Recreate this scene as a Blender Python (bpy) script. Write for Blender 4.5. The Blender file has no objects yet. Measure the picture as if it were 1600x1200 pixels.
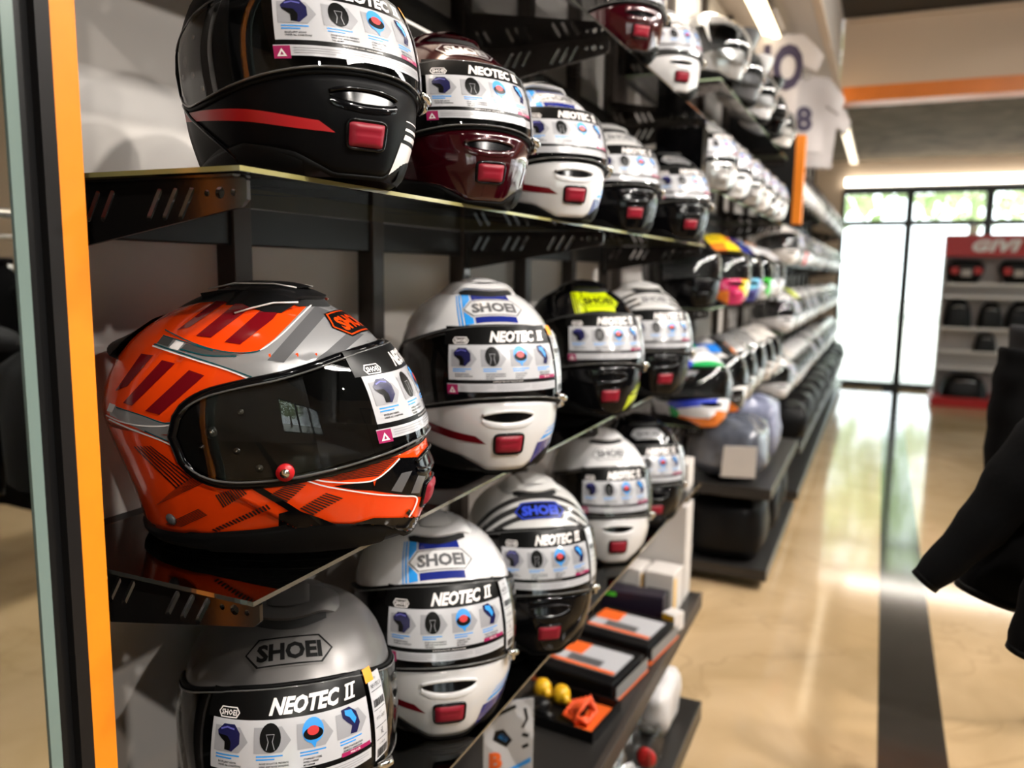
import bpy, bmesh, math, random
import numpy as np
from mathutils import Vector, Matrix
from mathutils.bvhtree import BVHTree
from mathutils.geometry import tessellate_polygon
random.seed(7)
PI = math.pi
sc = bpy.context.scene
COL = sc.collection

SPOT_E, LED_E, SKY_E, EXPO = 190, 28, 5.0, 0.0
# ------------------------------------------------------------------ camera
YAW, PIT, ROL, FPX = 0.42292, 0.13833, 0.01395, 1272.9
fw = Vector((-math.sin(YAW)*math.cos(PIT), math.cos(YAW)*math.cos(PIT), -math.sin(PIT)))
r0 = Vector((math.cos(YAW), math.sin(YAW), 0)); u0 = r0.cross(fw)
rt = r0*math.cos(ROL)+u0*math.sin(ROL); up = -r0*math.sin(ROL)+u0*math.cos(ROL)
CAM = Vector((0, 0, 1.5))
cd = bpy.data.cameras.new('camera'); cam = bpy.data.objects.new('camera', cd); COL.objects.link(cam)
cam.matrix_world = Matrix(((rt.x, up.x, -fw.x, CAM.x), (rt.y, up.y, -fw.y, CAM.y), (rt.z, up.z, -fw.z, CAM.z), (0, 0, 0, 1)))
cd.sensor_width = 36; cd.lens = FPX/1600*36; cd.clip_start = 0.02; cd.clip_end = 200
cd.dof.use_dof = True; cd.dof.focus_distance = 0.94; cd.dof.aperture_fstop = 3.4
sc.camera = cam
def ray(x, y): return (rt*((x-800)/FPX)-up*((y-600)/FPX)+fw)

# ------------------------------------------------------------------ materials
MATS = {}
def newmat(name):
    m = bpy.data.materials.new(name); m.use_nodes = True; m.node_tree.nodes.clear()
    out = m.node_tree.nodes.new('ShaderNodeOutputMaterial'); return m, m.node_tree, out
def mat(name, col, rough=.5, metal=0., coat=0., spec=.5, noise=0., nscale=30., bump=0., emit=None, flakes=0.):
    if name in MATS: return MATS[name]
    m, nt, out = newmat(name); N = nt.nodes; L = nt.links
    b = N.new('ShaderNodeBsdfPrincipled'); L.new(b.outputs[0], out.inputs[0])
    c = tuple(col)+(1,)
    b.inputs['Base Color'].default_value = c; b.inputs['Roughness'].default_value = rough
    b.inputs['Metallic'].default_value = metal; b.inputs['Coat Weight'].default_value = coat
    b.inputs['Coat Roughness'].default_value = .04
    b.inputs['Specular IOR Level'].default_value = spec
    tc = N.new('ShaderNodeTexCoord')
    if noise or bump:
        n = N.new('ShaderNodeTexNoise'); n.inputs['Scale'].default_value = nscale; n.inputs['Detail'].default_value = 4
        L.new(tc.outputs['Object'], n.inputs['Vector'])
        if noise:
            mx = N.new('ShaderNodeMix'); mx.data_type = 'RGBA'; mx.inputs[6].default_value = tuple(max(0, v*(1-noise)) for v in col)+(1,)
            mx.inputs[7].default_value = tuple(min(1, v*(1+noise)) for v in col)+(1,)
            L.new(n.outputs['Fac'], mx.inputs[0]); L.new(mx.outputs[2], b.inputs['Base Color'])
        if bump:
            bp = N.new('ShaderNodeBump'); bp.inputs['Strength'].default_value = bump; bp.inputs['Distance'].default_value = .002
            L.new(n.outputs['Fac'], bp.inputs['Height']); L.new(bp.outputs[0], b.inputs['Normal'])
    if emit:
        b.inputs['Emission Color'].default_value = tuple(emit[0])+(1,); b.inputs['Emission Strength'].default_value = emit[1]
    MATS[name] = m; return m
def glass(name, tint, ior=1.45, gain=1.0, rough=0.02, base=0.0):
    if name in MATS: return MATS[name]
    m, nt, out = newmat(name); N = nt.nodes; L = nt.links
    t = N.new('ShaderNodeBsdfTransparent'); t.inputs[0].default_value = tuple(tint)+(1,)
    g = N.new('ShaderNodeBsdfGlossy'); g.inputs['Roughness'].default_value = rough; g.inputs[0].default_value = (1, 1, 1, 1)
    f = N.new('ShaderNodeFresnel'); f.inputs[0].default_value = ior
    mu = N.new('ShaderNodeMath'); mu.operation = 'MULTIPLY_ADD'; mu.inputs[1].default_value = gain; mu.inputs[2].default_value = base; mu.use_clamp = True
    x = N.new('ShaderNodeMixShader'); L.new(f.outputs[0], mu.inputs[0]); L.new(mu.outputs[0], x.inputs[0])
    L.new(t.outputs[0], x.inputs[1]); L.new(g.outputs[0], x.inputs[2]); L.new(x.outputs[0], out.inputs[0])
    MATS[name] = m; return m
def emis(name, col, s):
    if name in MATS: return MATS[name]
    m, nt, out = newmat(name); e = nt.nodes.new('ShaderNodeEmission'); e.inputs[0].default_value = tuple(col)+(1,); e.inputs[1].default_value = s
    nt.links.new(e.outputs[0], out.inputs[0]); MATS[name] = m; return m
def patches(name, cols, scale=9., rough=.15, coat=.6, seed=0.):
    """glossy racing paint: large colour patches from a voronoi field"""
    if name in MATS: return MATS[name]
    m, nt, out = newmat(name); N = nt.nodes; L = nt.links
    b = N.new('ShaderNodeBsdfPrincipled'); L.new(b.outputs[0], out.inputs[0]); b.inputs['Roughness'].default_value = rough; b.inputs['Coat Weight'].default_value = coat
    tc = N.new('ShaderNodeTexCoord'); mp = N.new('ShaderNodeMapping'); mp.inputs['Location'].default_value = (seed, seed*.7, seed*.3); mp.inputs['Rotation'].default_value = (.4, .7, .2); mp.inputs['Scale'].default_value = (1, 1, 2.2)
    L.new(tc.outputs['Object'], mp.inputs[0])
    v = N.new('ShaderNodeTexVoronoi'); v.inputs['Scale'].default_value = scale; L.new(mp.outputs[0], v.inputs['Vector'])
    sp = N.new('ShaderNodeSeparateColor'); L.new(v.outputs['Color'], sp.inputs[0])
    r = N.new('ShaderNodeValToRGB'); r.color_ramp.interpolation = 'CONSTANT'; L.new(sp.outputs[0], r.inputs[0])
    e = r.color_ramp.elements
    while len(e) < len(cols): e.new(.5)
    for i, c in enumerate(cols): e[i].position = i/len(cols); e[i].color = tuple(c)+(1,)
    L.new(r.outputs[0], b.inputs['Base Color']); MATS[name] = m; return m

M_BLACK = mat('satin_black', (.007, .007, .0075), .38, spec=.35, bump=.05, nscale=200)
M_GLOSSB = mat('gloss_black', (.0025, .0025, .003), .10, coat=.06, spec=.22)
M_MATTB = mat('matt_black_paint', (.0035, .0035, .004), .42, spec=.07, bump=.04, nscale=400)
M_FRAME = mat('powder_coated_steel', (.050, .040, .034), .45, metal=.1, spec=.3, bump=.08, nscale=260)
M_FRAMED = mat('black_steel', (.008, .007, .007), .45, spec=.3)
M_BRACK = mat('bracket_steel', (.07, .062, .058), .25, metal=.9, bump=.05, nscale=200)
M_PANEL = mat('grey_panel_paint', (.74, .70, .66), .55, noise=.03, nscale=4)
M_ORANGE = mat('orange_paint', (.88, .25, .006), .5, noise=.06, nscale=40, bump=.15)
M_WHITE = mat('white_gloss_paint', (.66, .65, .655), .14, coat=.7)
M_SILV = mat('silver_paint', (.45, .45, .46), .3, metal=.55, coat=.5)
M_BSIL = mat('banded_light_silver_paint', (.56, .55, .54), .28, coat=.4); M_BAND = mat('dark_band_paint', (.035, .034, .034), .25, coat=.4)
M_GREYM = mat('matt_grey_paint', (.125, .118, .115), .34, metal=.45, bump=.03, nscale=500)
M_GREYD = mat('dark_grey_paint', (.10, .10, .105), .3, coat=.4)
M_ORED = mat('orange_red_gloss_paint', (.88, .060, .004), .14, coat=.45, spec=.4)
M_BURG = mat('burgundy_graphic', (.17, .004, .008), .14, coat=.7)
M_WINE = mat('wine_metallic_paint', (.038, .0008, .004), .13, metal=.3, coat=.9)
M_RED = mat('red_button_plastic', (.25, .008, .022), .4, spec=.3)
M_REDS = mat('red_stripe_paint', (.55, .012, .018), .35)
M_DRED = mat('dark_red_stripe_paint', (.15, .003, .008), .2, coat=.4)
M_BLUE = mat('royal_blue_paint', (.012, .022, .19), .15, coat=.6)
M_LBLUE = mat('sky_blue_paint', (.03, .30, .78), .2, coat=.6)
M_BLUEE = mat('emblem_blue', (.03, .07, .62), .3)
M_NEON = mat('neon_yellow_paint', (.52, .62, .0), .3, coat=.3)
M_TEAL = mat('dark_teal_line', (.004, .07, .085), .2)
M_WLINE = mat('white_line', (.85, .8, .78), .25)
M_HATCH = mat('dark_hatch_line', (.025, .006, .005), .3)
M_INT = mat('black_liner_foam', (.004, .004, .004), .9)
M_RUB = mat('black_rubber', (.003, .003, .003), .5, spec=.1)
M_CHR = mat('bright_metal', (.7, .69, .66), .18, metal=1.)
M_PAPER = mat('white_sticker_paper', (.52, .52, .545), .25, coat=.9)
M_PGREY = mat('grey_print', (.30, .30, .32), .4)
M_PBLK = mat('black_print', (.004, .004, .004), .3, spec=.15)
M_PBLUE = mat('blue_print', (.02, .28, .75), .4)
M_PNAVY = mat('navy_print', (.012, .012, .06), .25)
M_PMAG = mat('magenta_print', (.33, .01, .09), .4)
M_PRED = mat('red_print', (.55, .02, .02), .4)
M_PORA = mat('orange_sticker_print', (.9, .32, .01), .5)
M_VIS = glass('clear_visor', (.93, .94, .94), 1.5, .95, .015)
M_VISE = mat('visor_rim_plastic', (.09, .09, .09), .1, coat=.6)
M_SGLASS = glass('smoked_shelf_glass', (.80, .77, .74), 1.5, 1.0, .02)
M_GEDGE = mat('pale_green_glass_edge', (.30, .27, .10), .15, coat=.5)
M_GEDGE2 = mat('pale_glass_edge', (.045, .045, .04), .06, coat=1., spec=1.)
M_CLOTH = mat('black_cloth', (.0025, .0025, .003), .95, spec=.15, bump=.5, nscale=60)

# ------------------------------------------------------------------ mesh helpers
class MB:
    def __init__(s): s.v = []; s.f = []; s.m = []; s.sm = []
    def add(s, vs, fs, mi=0, smooth=True):
        o = len(s.v); s.v += [tuple(v) for v in vs]
        for f in fs: s.f.append(tuple(i+o for i in f)); s.m.append(mi); s.sm.append(smooth)
        return s
    def box(s, lo, hi, mi=0, bev=0.):
        x0, y0, z0 = lo; x1, y1, z1 = hi
        if not bev:
            s.add([(x0, y0, z0), (x1, y0, z0), (x1, y1, z0), (x0, y1, z0), (x0, y0, z1), (x1, y0, z1), (x1, y1, z1), (x0, y1, z1)],
                  [(0, 3, 2, 1), (4, 5, 6, 7), (0, 1, 5, 4), (1, 2, 6, 5), (2, 3, 7, 6), (3, 0, 4, 7)], mi, False)
        else:
            bm = bmesh.new(); bmesh.ops.create_cube(bm, size=1)
            for v in bm.verts: v.co = Vector(((x0+x1)/2+v.co.x*(x1-x0), (y0+y1)/2+v.co.y*(y1-y0), (z0+z1)/2+v.co.z*(z1-z0)))
            bmesh.ops.bevel(bm, geom=bm.edges[:], offset=bev, segments=2, affect='EDGES', profile=.5)
            s.add([v.co for v in bm.verts], [[v.index for v in f.verts] for f in bm.faces], mi, False); bm.free()
        return s
    def tube(s, pts, r, n=8, closed=False, mi=0, flat=1.):
        P = [Vector(p) for p in pts]; k = len(P); vs = []; fs = []
        rr = r if isinstance(r, (list, tuple)) else [r]*k
        prev = None
        for i in range(k):
            a = P[i-1] if (i or closed) else P[i]; b = P[(i+1) % k] if (i < k-1 or closed) else P[i]
            t = (b-a).normalized() if (b-a).length > 1e-9 else Vector((0, 0, 1))
            if prev is None: q = t.cross(Vector((0, 0, 1)));  q = q if q.length > .1 else t.cross(Vector((0, 1, 0)))
            else: q = prev-t*prev.dot(t)
            q.normalize(); prev = q; w = t.cross(q)
            for j in range(n):
                an = 2*PI*j/n; vs.append(P[i]+q*math.cos(an)*rr[i]+w*math.sin(an)*rr[i]*flat)
        m = k if closed else k-1
        for i in range(m):
            for j in range(n): fs.append((i*n+j, i*n+(j+1) % n, ((i+1) % k)*n+(j+1) % n, ((i+1) % k)*n+j))
        if not closed: fs.append(tuple(range(n))[::-1]); fs.append(tuple((k-1)*n+j for j in range(n)))
        return s.add(vs, fs, mi)
    def grid(s, G, mi=0, closed=False, flip=False, smooth=True):
        nr = len(G); nc = len(G[0]); vs = [p for row in G for p in row]; fs = []
        for i in range(nr-1):
            for j in range(nc if closed else nc-1):
                f = (i*nc+j, i*nc+(j+1) % nc, (i+1)*nc+(j+1) % nc, (i+1)*nc+j); fs.append(f[::-1] if flip else f)
        return s.add(vs, fs, mi, smooth)
    def ell(s, c, r, mi=0, nu=16, nv=10):
        G = [[(c[0]+r[0]*math.sin(PI*i/nv)*math.cos(2*PI*j/nu), c[1]+r[1]*math.sin(PI*i/nv)*math.sin(2*PI*j/nu), c[2]+r[2]*math.cos(PI*i/nv)) for j in range(nu)] for i in range(nv+1)]
        return s.grid(G, mi, closed=True, flip=True)
    def lathe(s, c, prof, n=20, mi=0):
        return s.grid([[(c[0]+r*math.cos(2*PI*j/n), c[1]+r*math.sin(2*PI*j/n), c[2]+z) for j in range(n)] for r, z in prof], mi, closed=True)
    def mesh(s, name, mats):
        me = bpy.data.meshes.new(name); me.from_pydata(s.v, [], s.f); 
        for m in mats: me.materials.append(m)
        me.polygons.foreach_set('material_index', s.m); me.polygons.foreach_set('use_smooth', s.sm); me.update()
        return me
    def build(s, name, mats, parent=None, loc=None):
        if not isinstance(mats, (list, tuple)): mats = [mats]
        return link(name, s.mesh(name, mats), parent, loc)
def link(name, me, parent=None, loc=None):
    o = bpy.data.objects.new(name, me); COL.objects.link(o)
    if parent: o.parent = parent
    if loc is not None: o.location = loc
    return o
def thing(name, label, cat, loc=(0, 0, 0), rz=0, group=None):
    o = bpy.data.objects.new(name, None); COL.objects.link(o); o.location = loc; o.rotation_euler = (0, 0, rz); o.empty_display_size = .05
    o['label'] = label; o['category'] = cat
    if group: o['group'] = group
    return o
def tag(o, label, cat, group=None, kind=None):
    o['label'] = label; o['category'] = cat
    if group: o['group'] = group
    if kind: o['kind'] = kind
    return o
def struct(o, label=None, cat=None):
    o['kind'] = 'structure'
    o['label'] = label or o.name.replace('_', ' '); o['category'] = cat or o.name.split('_')[0].split('.')[0]
    return o
def centroid(me):
    """mesh built in world coordinates -> origin at the base centre"""
    n = len(me.vertices); co = np.zeros(n*3); me.vertices.foreach_get('co', co); co = co.reshape(-1, 3)
    c = (co.min(0)+co.max(0))/2; c[2] = co[:, 2].min(); me.vertices.foreach_set('co', (co-c).ravel()); me.update(); return Vector(c)
def wthing(name, mb, mats, label, cat, group=None, kind=None):
    me = mb.mesh(name, mats if isinstance(mats, (list, tuple)) else [mats]); c = centroid(me)
    o = link(name, me, None, c); return tag(o, label, cat, group, kind)

# ------------------------------------------------------------------ 2D decals
def tess(polys, cell):
    """polys: list of (outline, holes) -> verts2d, faces cut by a grid"""
    bm = bmesh.new()
    for outl, holes in polys:
        loops = [[Vector((p[0], p[1], 0)) for p in l] for l in [outl]+list(holes)]
        flat = [p for l in loops for p in l]; vs = [bm.verts.new(p) for p in flat]
        for t in tessellate_polygon(loops):
            try: bm.faces.new([vs[i] for i in t])
            except ValueError: pass
    return cutgrid(bm, cell)
def cutgrid(bm, cell):
    if not bm.verts: bm.free(); return [], []
    xs = [v.co.x for v in bm.verts]; ys = [v.co.y for v in bm.verts]
    cx, cy = (cell if isinstance(cell, tuple) else (cell, cell))
    for ax, a, b, c in ((0, min(xs), max(xs), cx), (1, min(ys), max(ys), cy)):
        k = math.ceil(a/c)
        while k*c < b:
            co = (k*c, 0, 0) if ax == 0 else (0, k*c, 0); no = (1, 0, 0) if ax == 0 else (0, 1, 0)
            bmesh.ops.bisect_plane(bm, geom=bm.verts[:]+bm.edges[:]+bm.faces[:], dist=1e-7, plane_co=co, plane_no=no); k += 1
    bm.faces.ensure_lookup_table(); bm.verts.index_update()
    for f in bm.faces:
        f.normal_update()
        if f.normal.z < 0: f.normal_flip()
    V = [(v.co.x, v.co.y) for v in bm.verts]; F = [[v.index for v in f.verts] for f in bm.faces]; bm.free()
    return V, F
TX = {}
def text2d(txt, cell, h=1., bold=0., shear=0., sp=1., res=2, width=None):
    """filled text, cap height h, centred on (0,0)"""
    key = (txt, cell, h, bold, shear, sp, res, width)
    if key in TX: return TX[key]
    cu = bpy.data.curves.new('lettering', 'FONT'); cu.body = txt; cu.size = 1; cu.offset = bold; cu.shear = shear; cu.space_character = sp; cu.resolution_u = res
    ob = bpy.data.objects.new('lettering', cu); me = bpy.data.meshes.new_from_object(ob)
    bm = bmesh.new(); bm.from_mesh(me); bpy.data.objects.remove(ob); bpy.data.curves.remove(cu); bpy.data.meshes.remove(me)
    xs = [v.co.x for v in bm.verts]; ys = [v.co.y for v in bm.verts]
    k = h/.72; kx = k if width is None else width/(max(xs)-min(xs)); mx = (max(xs)+min(xs))/2
    for v in bm.verts: v.co = Vector(((v.co.x-mx)*kx, (v.co.y-.36)*k, 0))
    bmesh.ops.triangulate(bm, faces=bm.faces[:])
    TX[key] = cutgrid(bm, cell); return TX[key]
def put(mb, VF, fn, mi=0, dx=0, dy=0, rot=0, sx=1):
    V, F = VF; c, s = math.cos(rot), math.sin(rot); out = []
    for x, y in V: out.append(fn(sx*(x*c-y*s)+dx, x*s+y*c+dy))
    ok = [p is not None for p in out]; out = [p if p is not None else (0, 0, 0) for p in out]
    mb.add(out, [f for f in F if all(ok[i] for i in f)], mi, True)
def rect(x0, y0, x1, y1): return ([(x0, y0), (x1, y0), (x1, y1), (x0, y1)], [])
def disc(cx, cy, r, ry=None, n=20): ry = ry or r; return ([(cx+r*math.cos(2*PI*i/n), cy+ry*math.sin(2*PI*i/n)) for i in range(n)], [])
def ribbon(pts, w):
    """polyline -> list of quads"""
    P = [Vector((p[0], p[1])) for p in pts]; L = []; R = []
    for i, p in enumerate(P):
        a = P[max(0, i-1)]; b = P[min(len(P)-1, i+1)]; t = (b-a).normalized(); n = Vector((-t.y, t.x))*w/2; L.append(p+n); R.append(p-n)
    return [([tuple(L[i]), tuple(R[i]), tuple(R[i+1]), tuple(L[i+1])], []) for i in range(len(P)-1)]
def spl(pts, n=6):
    P = [np.array(p, float) for p in pts]; out = []
    for i in range(len(P)-1):
        p0 = P[max(0, i-1)]; p1 = P[i]; p2 = P[i+1]; p3 = P[min(len(P)-1, i+2)]
        for k in range(n):
            t = k/n; out.append(tuple(.5*(2*p1+(p2-p0)*t+(2*p0-5*p1+4*p2-p3)*t*t+(3*p1-p0-3*p2+p3)*t**3)))
    out.append(tuple(P[-1])); return out

# ------------------------------------------------------------------ helmet surface
TB = np.array([(-.004, -.124, .150, .096), (.012, -.127, .157, .104), (.03, -.131, .163, .111), (.058, -.138, .169, .119), (.085, -.149, .170, .122), (.112, -.160, .166, .125), (.139, -.167, .158, .126), (.166, -.161, .147, .123), (.193, -.147, .129, .116), (.217, -.125, .107, .102), (.236, -.098, .083, .083), (.250, -.068, .056, .058), (.2575, -.040, .028, .031), (.260, -.010, -.010, .0001)])
SP = np.array(spl([tuple(r) for r in TB], 24))
def prof(z):
    z = min(max(z, -.004), .26)
    return [np.interp(z, SP[:, 0], SP[:, i]) for i in (1, 2, 3)]
PC = {}
def P(a, z, off=0.):
    """a in radians from the front, positive to the wearer's left; z height"""
    xb, xf, w = prof(z)
    def raw(a, xb, xf, w):
        c, s = math.cos(a), math.sin(a); q = .90
        x0 = (xf+xb)*.5 if z > .2 else 0
        e = 0.
        if z < .10 and abs(a) < 1.2:
            e = .0055*math.exp(-(a/.33)**4)*min(1, max(0, (.088-z)/.02))
        ex = (xf-x0 if c > 0 else x0-xb)+(e if c > 0 else 0)
        return Vector((x0+ex*math.copysign(abs(c)**q, c), w*math.copysign(abs(s)**q, s), z))
    p = raw(a, xb, xf, w)
    if off:
        d = .02; pa = raw(a+d, xb, xf, w)-raw(a-d, xb, xf, w)
        z2 = min(z+.004, .2597); z1 = max(z-.004, 0.); q2 = P(a, z2); q1 = P(a, z1)
        n = pa.cross(q2-q1)
        if n.length > 1e-12: n.normalize(); p = p+n*off
    return p
D = math.radians
VTT = np.array(spl(list(zip([0, 20, 40, 55, 70, 82, 91, 98, 102, 104.5], [.2035, .202, .197, .190, .182, .176, .169, .158, .145, .124])), 8))
VBT = np.array(spl(list(zip([0, 20, 40, 60, 75, 88, 95, 100, 103, 104.5], [.105, .103, .097, .088, .081, .078, .082, .091, .103, .124])), 8))
def vt(a):   # visor top edge height
    return np.interp(abs(math.degrees(a)), VTT[:, 0], VTT[:, 1])
def vb(a):
    return np.interp(abs(math.degrees(a)), VBT[:, 0], VBT[:, 1])
AV = D(104.5)
def zs(a):   # lower edge of the painted shell
    return np.interp(abs(math.degrees(a)), [0, 14, 22, 34, 60, 80, 100, 140, 180], [.003, .0035, .012, .024, .034, .026, .018, .014, .016])
def arc_table(z0=.14, n=200):
    A = [0]; S = [0]; p = P(0, z0)
    for i in range(1, n):
        a = PI*i/n; q = P(a, z0); S.append(S[-1]+(q-p).length); A.append(a); p = q
    return S, A
AS, AA = arc_table()
def s2a(s): return math.copysign(np.interp(abs(s), AS, AA), s)
NA = 120
ANG = [-PI+2*PI*j/NA for j in range(NA)]
def lerp(a, b, t): return a+(b-a)*t
# shell
def shell_mesh():
    mb = MB(); G = []
    nl = 12
    low = []
    for i in range(nl+1): low.append([P(a, lerp(zs(a), vb(a) if abs(a) < AV else .124, i/nl), -.0015 if abs(a) < 1.9 else 0) for a in ANG])
    G = [[P(a, zs(a)+.001, -.006) for a in ANG]]+low
    mb.grid(G, closed=True)
    upr = []; nu = 22
    for i in range(nu+1):
        t = i/nu; upr.append([P(a, lerp(vt(a) if abs(a) < AV else .124, .26, math.sin(t*PI/2)**1.15)) for a in ANG])
    mb.grid([[P(a, vt(a) if abs(a) < AV else .124, -.008) for a in ANG]]+upr, closed=True)
    return mb
def a_seam(z): return D(np.interp(z, [.01, .02, .09, .11], [62, 64, 101, 104]))
def chin_mesh():
    mb = MB(); G = []; nu = 56; nv = 12
    for i in range(-1, nv+2):
        v = min(max(i, 0), nv)/nv; row = []
        for j in range(-1, nu+2):
            u = -1+2*min(max(j, 0), nu)/nu; a = u*D(90); z = .05
            for _ in range(5): z = lerp(zs(a), vb(a)-.0015, v); a = u*a_seam(z)
            o = .0025 if (0 <= i <= nv and 0 <= j <= nu) else -.004
            row.append(P(a, z, o))
        G.append(row)
    return mb.grid(G)
def voff(a): return .0045+.0035*max(0, math.cos(a))**.5
def visor_grid(off, amax, na, nv, inset=0.):
    G = []
    for i in range(nv+1):
        row = []
        for j in range(na+1):
            a = -amax+2*amax*j/na; b, t = vb(a)+inset, vt(a)-inset
            if t < b: b = t = (b+t)/2
            row.append(P(a, lerp(b, t, i/nv), off(a, i/nv)))
        G.append(row)
    return G
def eye_mesh():
    rows = []; na = 100
    for i in range(11):
        row = []
        for j in range(na+1):
            a = -AV+2*AV*j/na; b, t = vb(a), vt(a); p = P(a, lerp(b, t, i/10), -.0008)
            if 0 < i < 10 and abs(a) < D(60): p.x = min(p.x, .050); p.y *= .97; p.z = lerp(b+.004, t-.004, (i-1)/8)
            row.append(p)
        rows.append(row)
    return MB().grid(rows)
def visor_mesh(open_=0.):
    mb = MB(); mb.grid(visor_grid(lambda a, v: voff(a)*(1 if abs(a) < D(98) else .55)+open_*max(0, math.cos(a*.75)), D(102.5), 84, 12, .0025))
    return mb
def rim_pts(off, n=100, inset=.0):
    A = [-AV+2*AV*i/n for i in range(n+1)]
    top = [P(a, vt(a)-inset, off(a)) for a in A]; bot = [P(a, vb(a)+inset, off(a)) for a in A[::-1][1:-1]]
    return top+bot
def gasket_mesh(): return MB().tube(rim_pts(lambda a: .002), .0032, 8, closed=True, flat=.9)
def vrim_mesh(open_=0.):
    m = MB()
    A = [D(-101)+D(202)*i/90 for i in range(91)]
    o = lambda a: voff(a)+open_*max(0, math.cos(a*.75))
    m.tube([P(a, vt(a)-.003, o(a)) for a in A], .0011, 6); m.tube([P(a, vb(a)+.003, o(a)) for a in A], .0013, 6); return m
def trim_mesh():
    mb = MB(); rows = []
    for z, o in ((0, -.03), (-.002, -.012), (-.001, -.002), (.006, .002), (1, .0035), (2, .003), (3, -.004)):
        rows.append([P(a, max(0, z if z < 1 else zs(a)+(-.004, .001, .004)[int(z)-1]), o)+(Vector((0, 0, z)) if z < 0 else Vector()) for a in ANG])
    mb.grid(rows, closed=True)
    # neck roll closing the base
    mb.grid([[P(a, 0, -.03) for a in ANG], [P(a, 0, -.05)+Vector((0, 0, .03)) for a in ANG], [Vector((0, 0, .05))+P(a, 0)*.02 for a in ANG]], closed=True)
    # long chin skirt piece on each side
    for s in (-1, 1):
        G = []
        for i in range(5):
            G.append([P(s*D(30+70*j/20), lerp(.0, zs(s*D(30+70*j/20))+.006*math.sin(PI*j/20), i/4), .004 if 0 < i < 4 else .001) for j in range(21)])
        mb.grid(G, flip=s < 0)
    return mb
def seam_mesh(sides):
    mb = MB()
    for s in sides:
        pts = []
        for i in range(16):
            z = lerp(.017, .087, i/15); pts.append(P(s*(a_seam(z)+D(2.2)), z, .0012))
        mb.tube(pts, .0042, 8, flat=.7)
    return mb
SHELLBM = shell_mesh(); CHINBM = chin_mesh()
def bvh_of(mbs):
    v = []; f = []
    for m in mbs: o = len(v); v += [Vector(p) for p in m.v]; f += [[i+o for i in q] for q in m.f]
    return BVHTree.FromPolygons(v, f)
EYEBM = eye_mesh()
BVH = bvh_of([SHELLBM, CHINBM]); BVHS = bvh_of([SHELLBM])
def down(x, y, off=0):
    h = BVHS.ray_cast(Vector((x, y, .5)), Vector((0, 0, -1)))
    return (h[0]+h[1]*off) if h[0] else None
def vent_mesh():
    mb = MB(); top = []; nx = 22; ny = 16
    for i in range(nx+1):
        t = i/nx; x = lerp(.064, -.082, t); hw = np.interp(t, [0, .12, .45, 1], [.056, .062, .064, .038]); H = np.interp(t, [0, .15, .6, 1], [.0110, .0118, .0095, .002])
        row = []
        for j in range(ny+1):
            y = -hw+2*hw*j/ny; e = abs(y)/hw; k = 1-max(0, (e-.62)/.38)**1.5
            xx = x-(.030*e*e if t < .5 else 0)*(1-t)
            p = down(xx, y); row.append(Vector((p.x, p.y, p.z+H*k-.001)))
        top.append(row)
    mb.grid(top, flip=True)
    lip = [p-Vector((.002, 0, .0035)) for p in top[0]]; mb.grid([lip, top[0]], flip=True)
    under = [Vector((p.x-.018, p.y*.98, p.z-.002)) for p in lip]; mb.grid([under, lip], flip=True)
    # ridge lines on the vent
    mid = [Vector((p[ny//2].x, 0, p[ny//2].z)) for p in top]
    mb.grid([[Vector((top[i][j].x, top[i][j].y*.62, top[i][j].z+.0035*(1 if 2 < j < ny-2 else 0))) for j in range(ny+1)] for i in range(2, 15)], flip=True)
    return mb
def ventslot_mesh():
    mb = MB(); rows = [[], []]
    for j in range(15):
        y = -.043+.086*j/14; x = .064-.030*(y/.056)**2; p = down(x-.003, y, .0006); rows[0].append(down(x+.004, y, .0006)); rows[1].append(Vector((p.x-.004, p.y, p.z+.0100*(1-(y/.045)**4))))
    return mb.grid(rows, flip=True)
def spoiler_mesh():
    mb = MB(); G = []
    for i in range(9):
        t = i/8; row = []
        for j in range(13):
            y = (-1+2*j/12)*lerp(.045, .058, t); a = PI-math.asin(max(-1, min(1, y/.115))); z = lerp(.232, .197, t)-abs(y)*.12
            p = P(a, z, .002+.014*t*t*(1-(abs(y)/.075)**2)+.001); row.append(p)
        G.append(row)
    mb.grid(G); mb.grid([G[-1], [p+Vector((.016, 0, -.007)) for p in G[-1]]]); return mb
def on_front(s, z, off): a = s2a(s); return P(a, z, off)
def chinvent_mesh(slot=True):
    mb = MB(); n = 24
    up_ = [(-.040+.080*i/n, .0835+.0055*math.cos(PI*(i/n-.5))**.7) for i in range(n+1)]
    lo = [(-.040+.080*i/n, .0805-.0065*math.cos(PI*(i/n-.5))**.6) for i in range(n+1)]
    if slot: mb.grid([[on_front(x, z, .0032) for x, z in lo], [on_front(x, z, .0032) for x, z in up_]])
    return mb, up_, lo
def chinlip_mesh():
    _, up_, lo = chinvent_mesh(False); mb = MB()
    mb.tube([on_front(x, z, .0045) for x, z in up_], .0024, 8); 
    mb.grid([[on_front(x, z-.001, .003) for x, z in lo], [on_front(x, z-.004, .0052) for x, z in lo], [on_front(x, z-.009, .0030) for x, z in lo]], flip=True)
    return mb
def button_mesh():
    mb = MB(); G = []; n = 10
    def shape(i, j):
        x = -1+2*i/n; y = -1+2*j/n; e = max(abs(x), abs(y))**6; o = .0085-.004*e-(.0012 if abs(y-.15) < .12 and abs(x) < .7 else 0); return on_front(x*.0215, .044+y*.0120, o)
    mb.grid([[shape(i, j) for i in range(n+1)] for j in range(n+1)])
    return mb
def buttonrim_mesh():
    pts = []
    for k in range(28):
        t = 2*PI*k/28; x = math.copysign(abs(math.cos(t))**.3, math.cos(t))*.0235; y = math.copysign(abs(math.sin(t))**.3, math.sin(t))*.0140; pts.append(on_front(x, .044+y, .0036))
    return MB().tube(pts, .0022, 6, closed=True)
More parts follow.
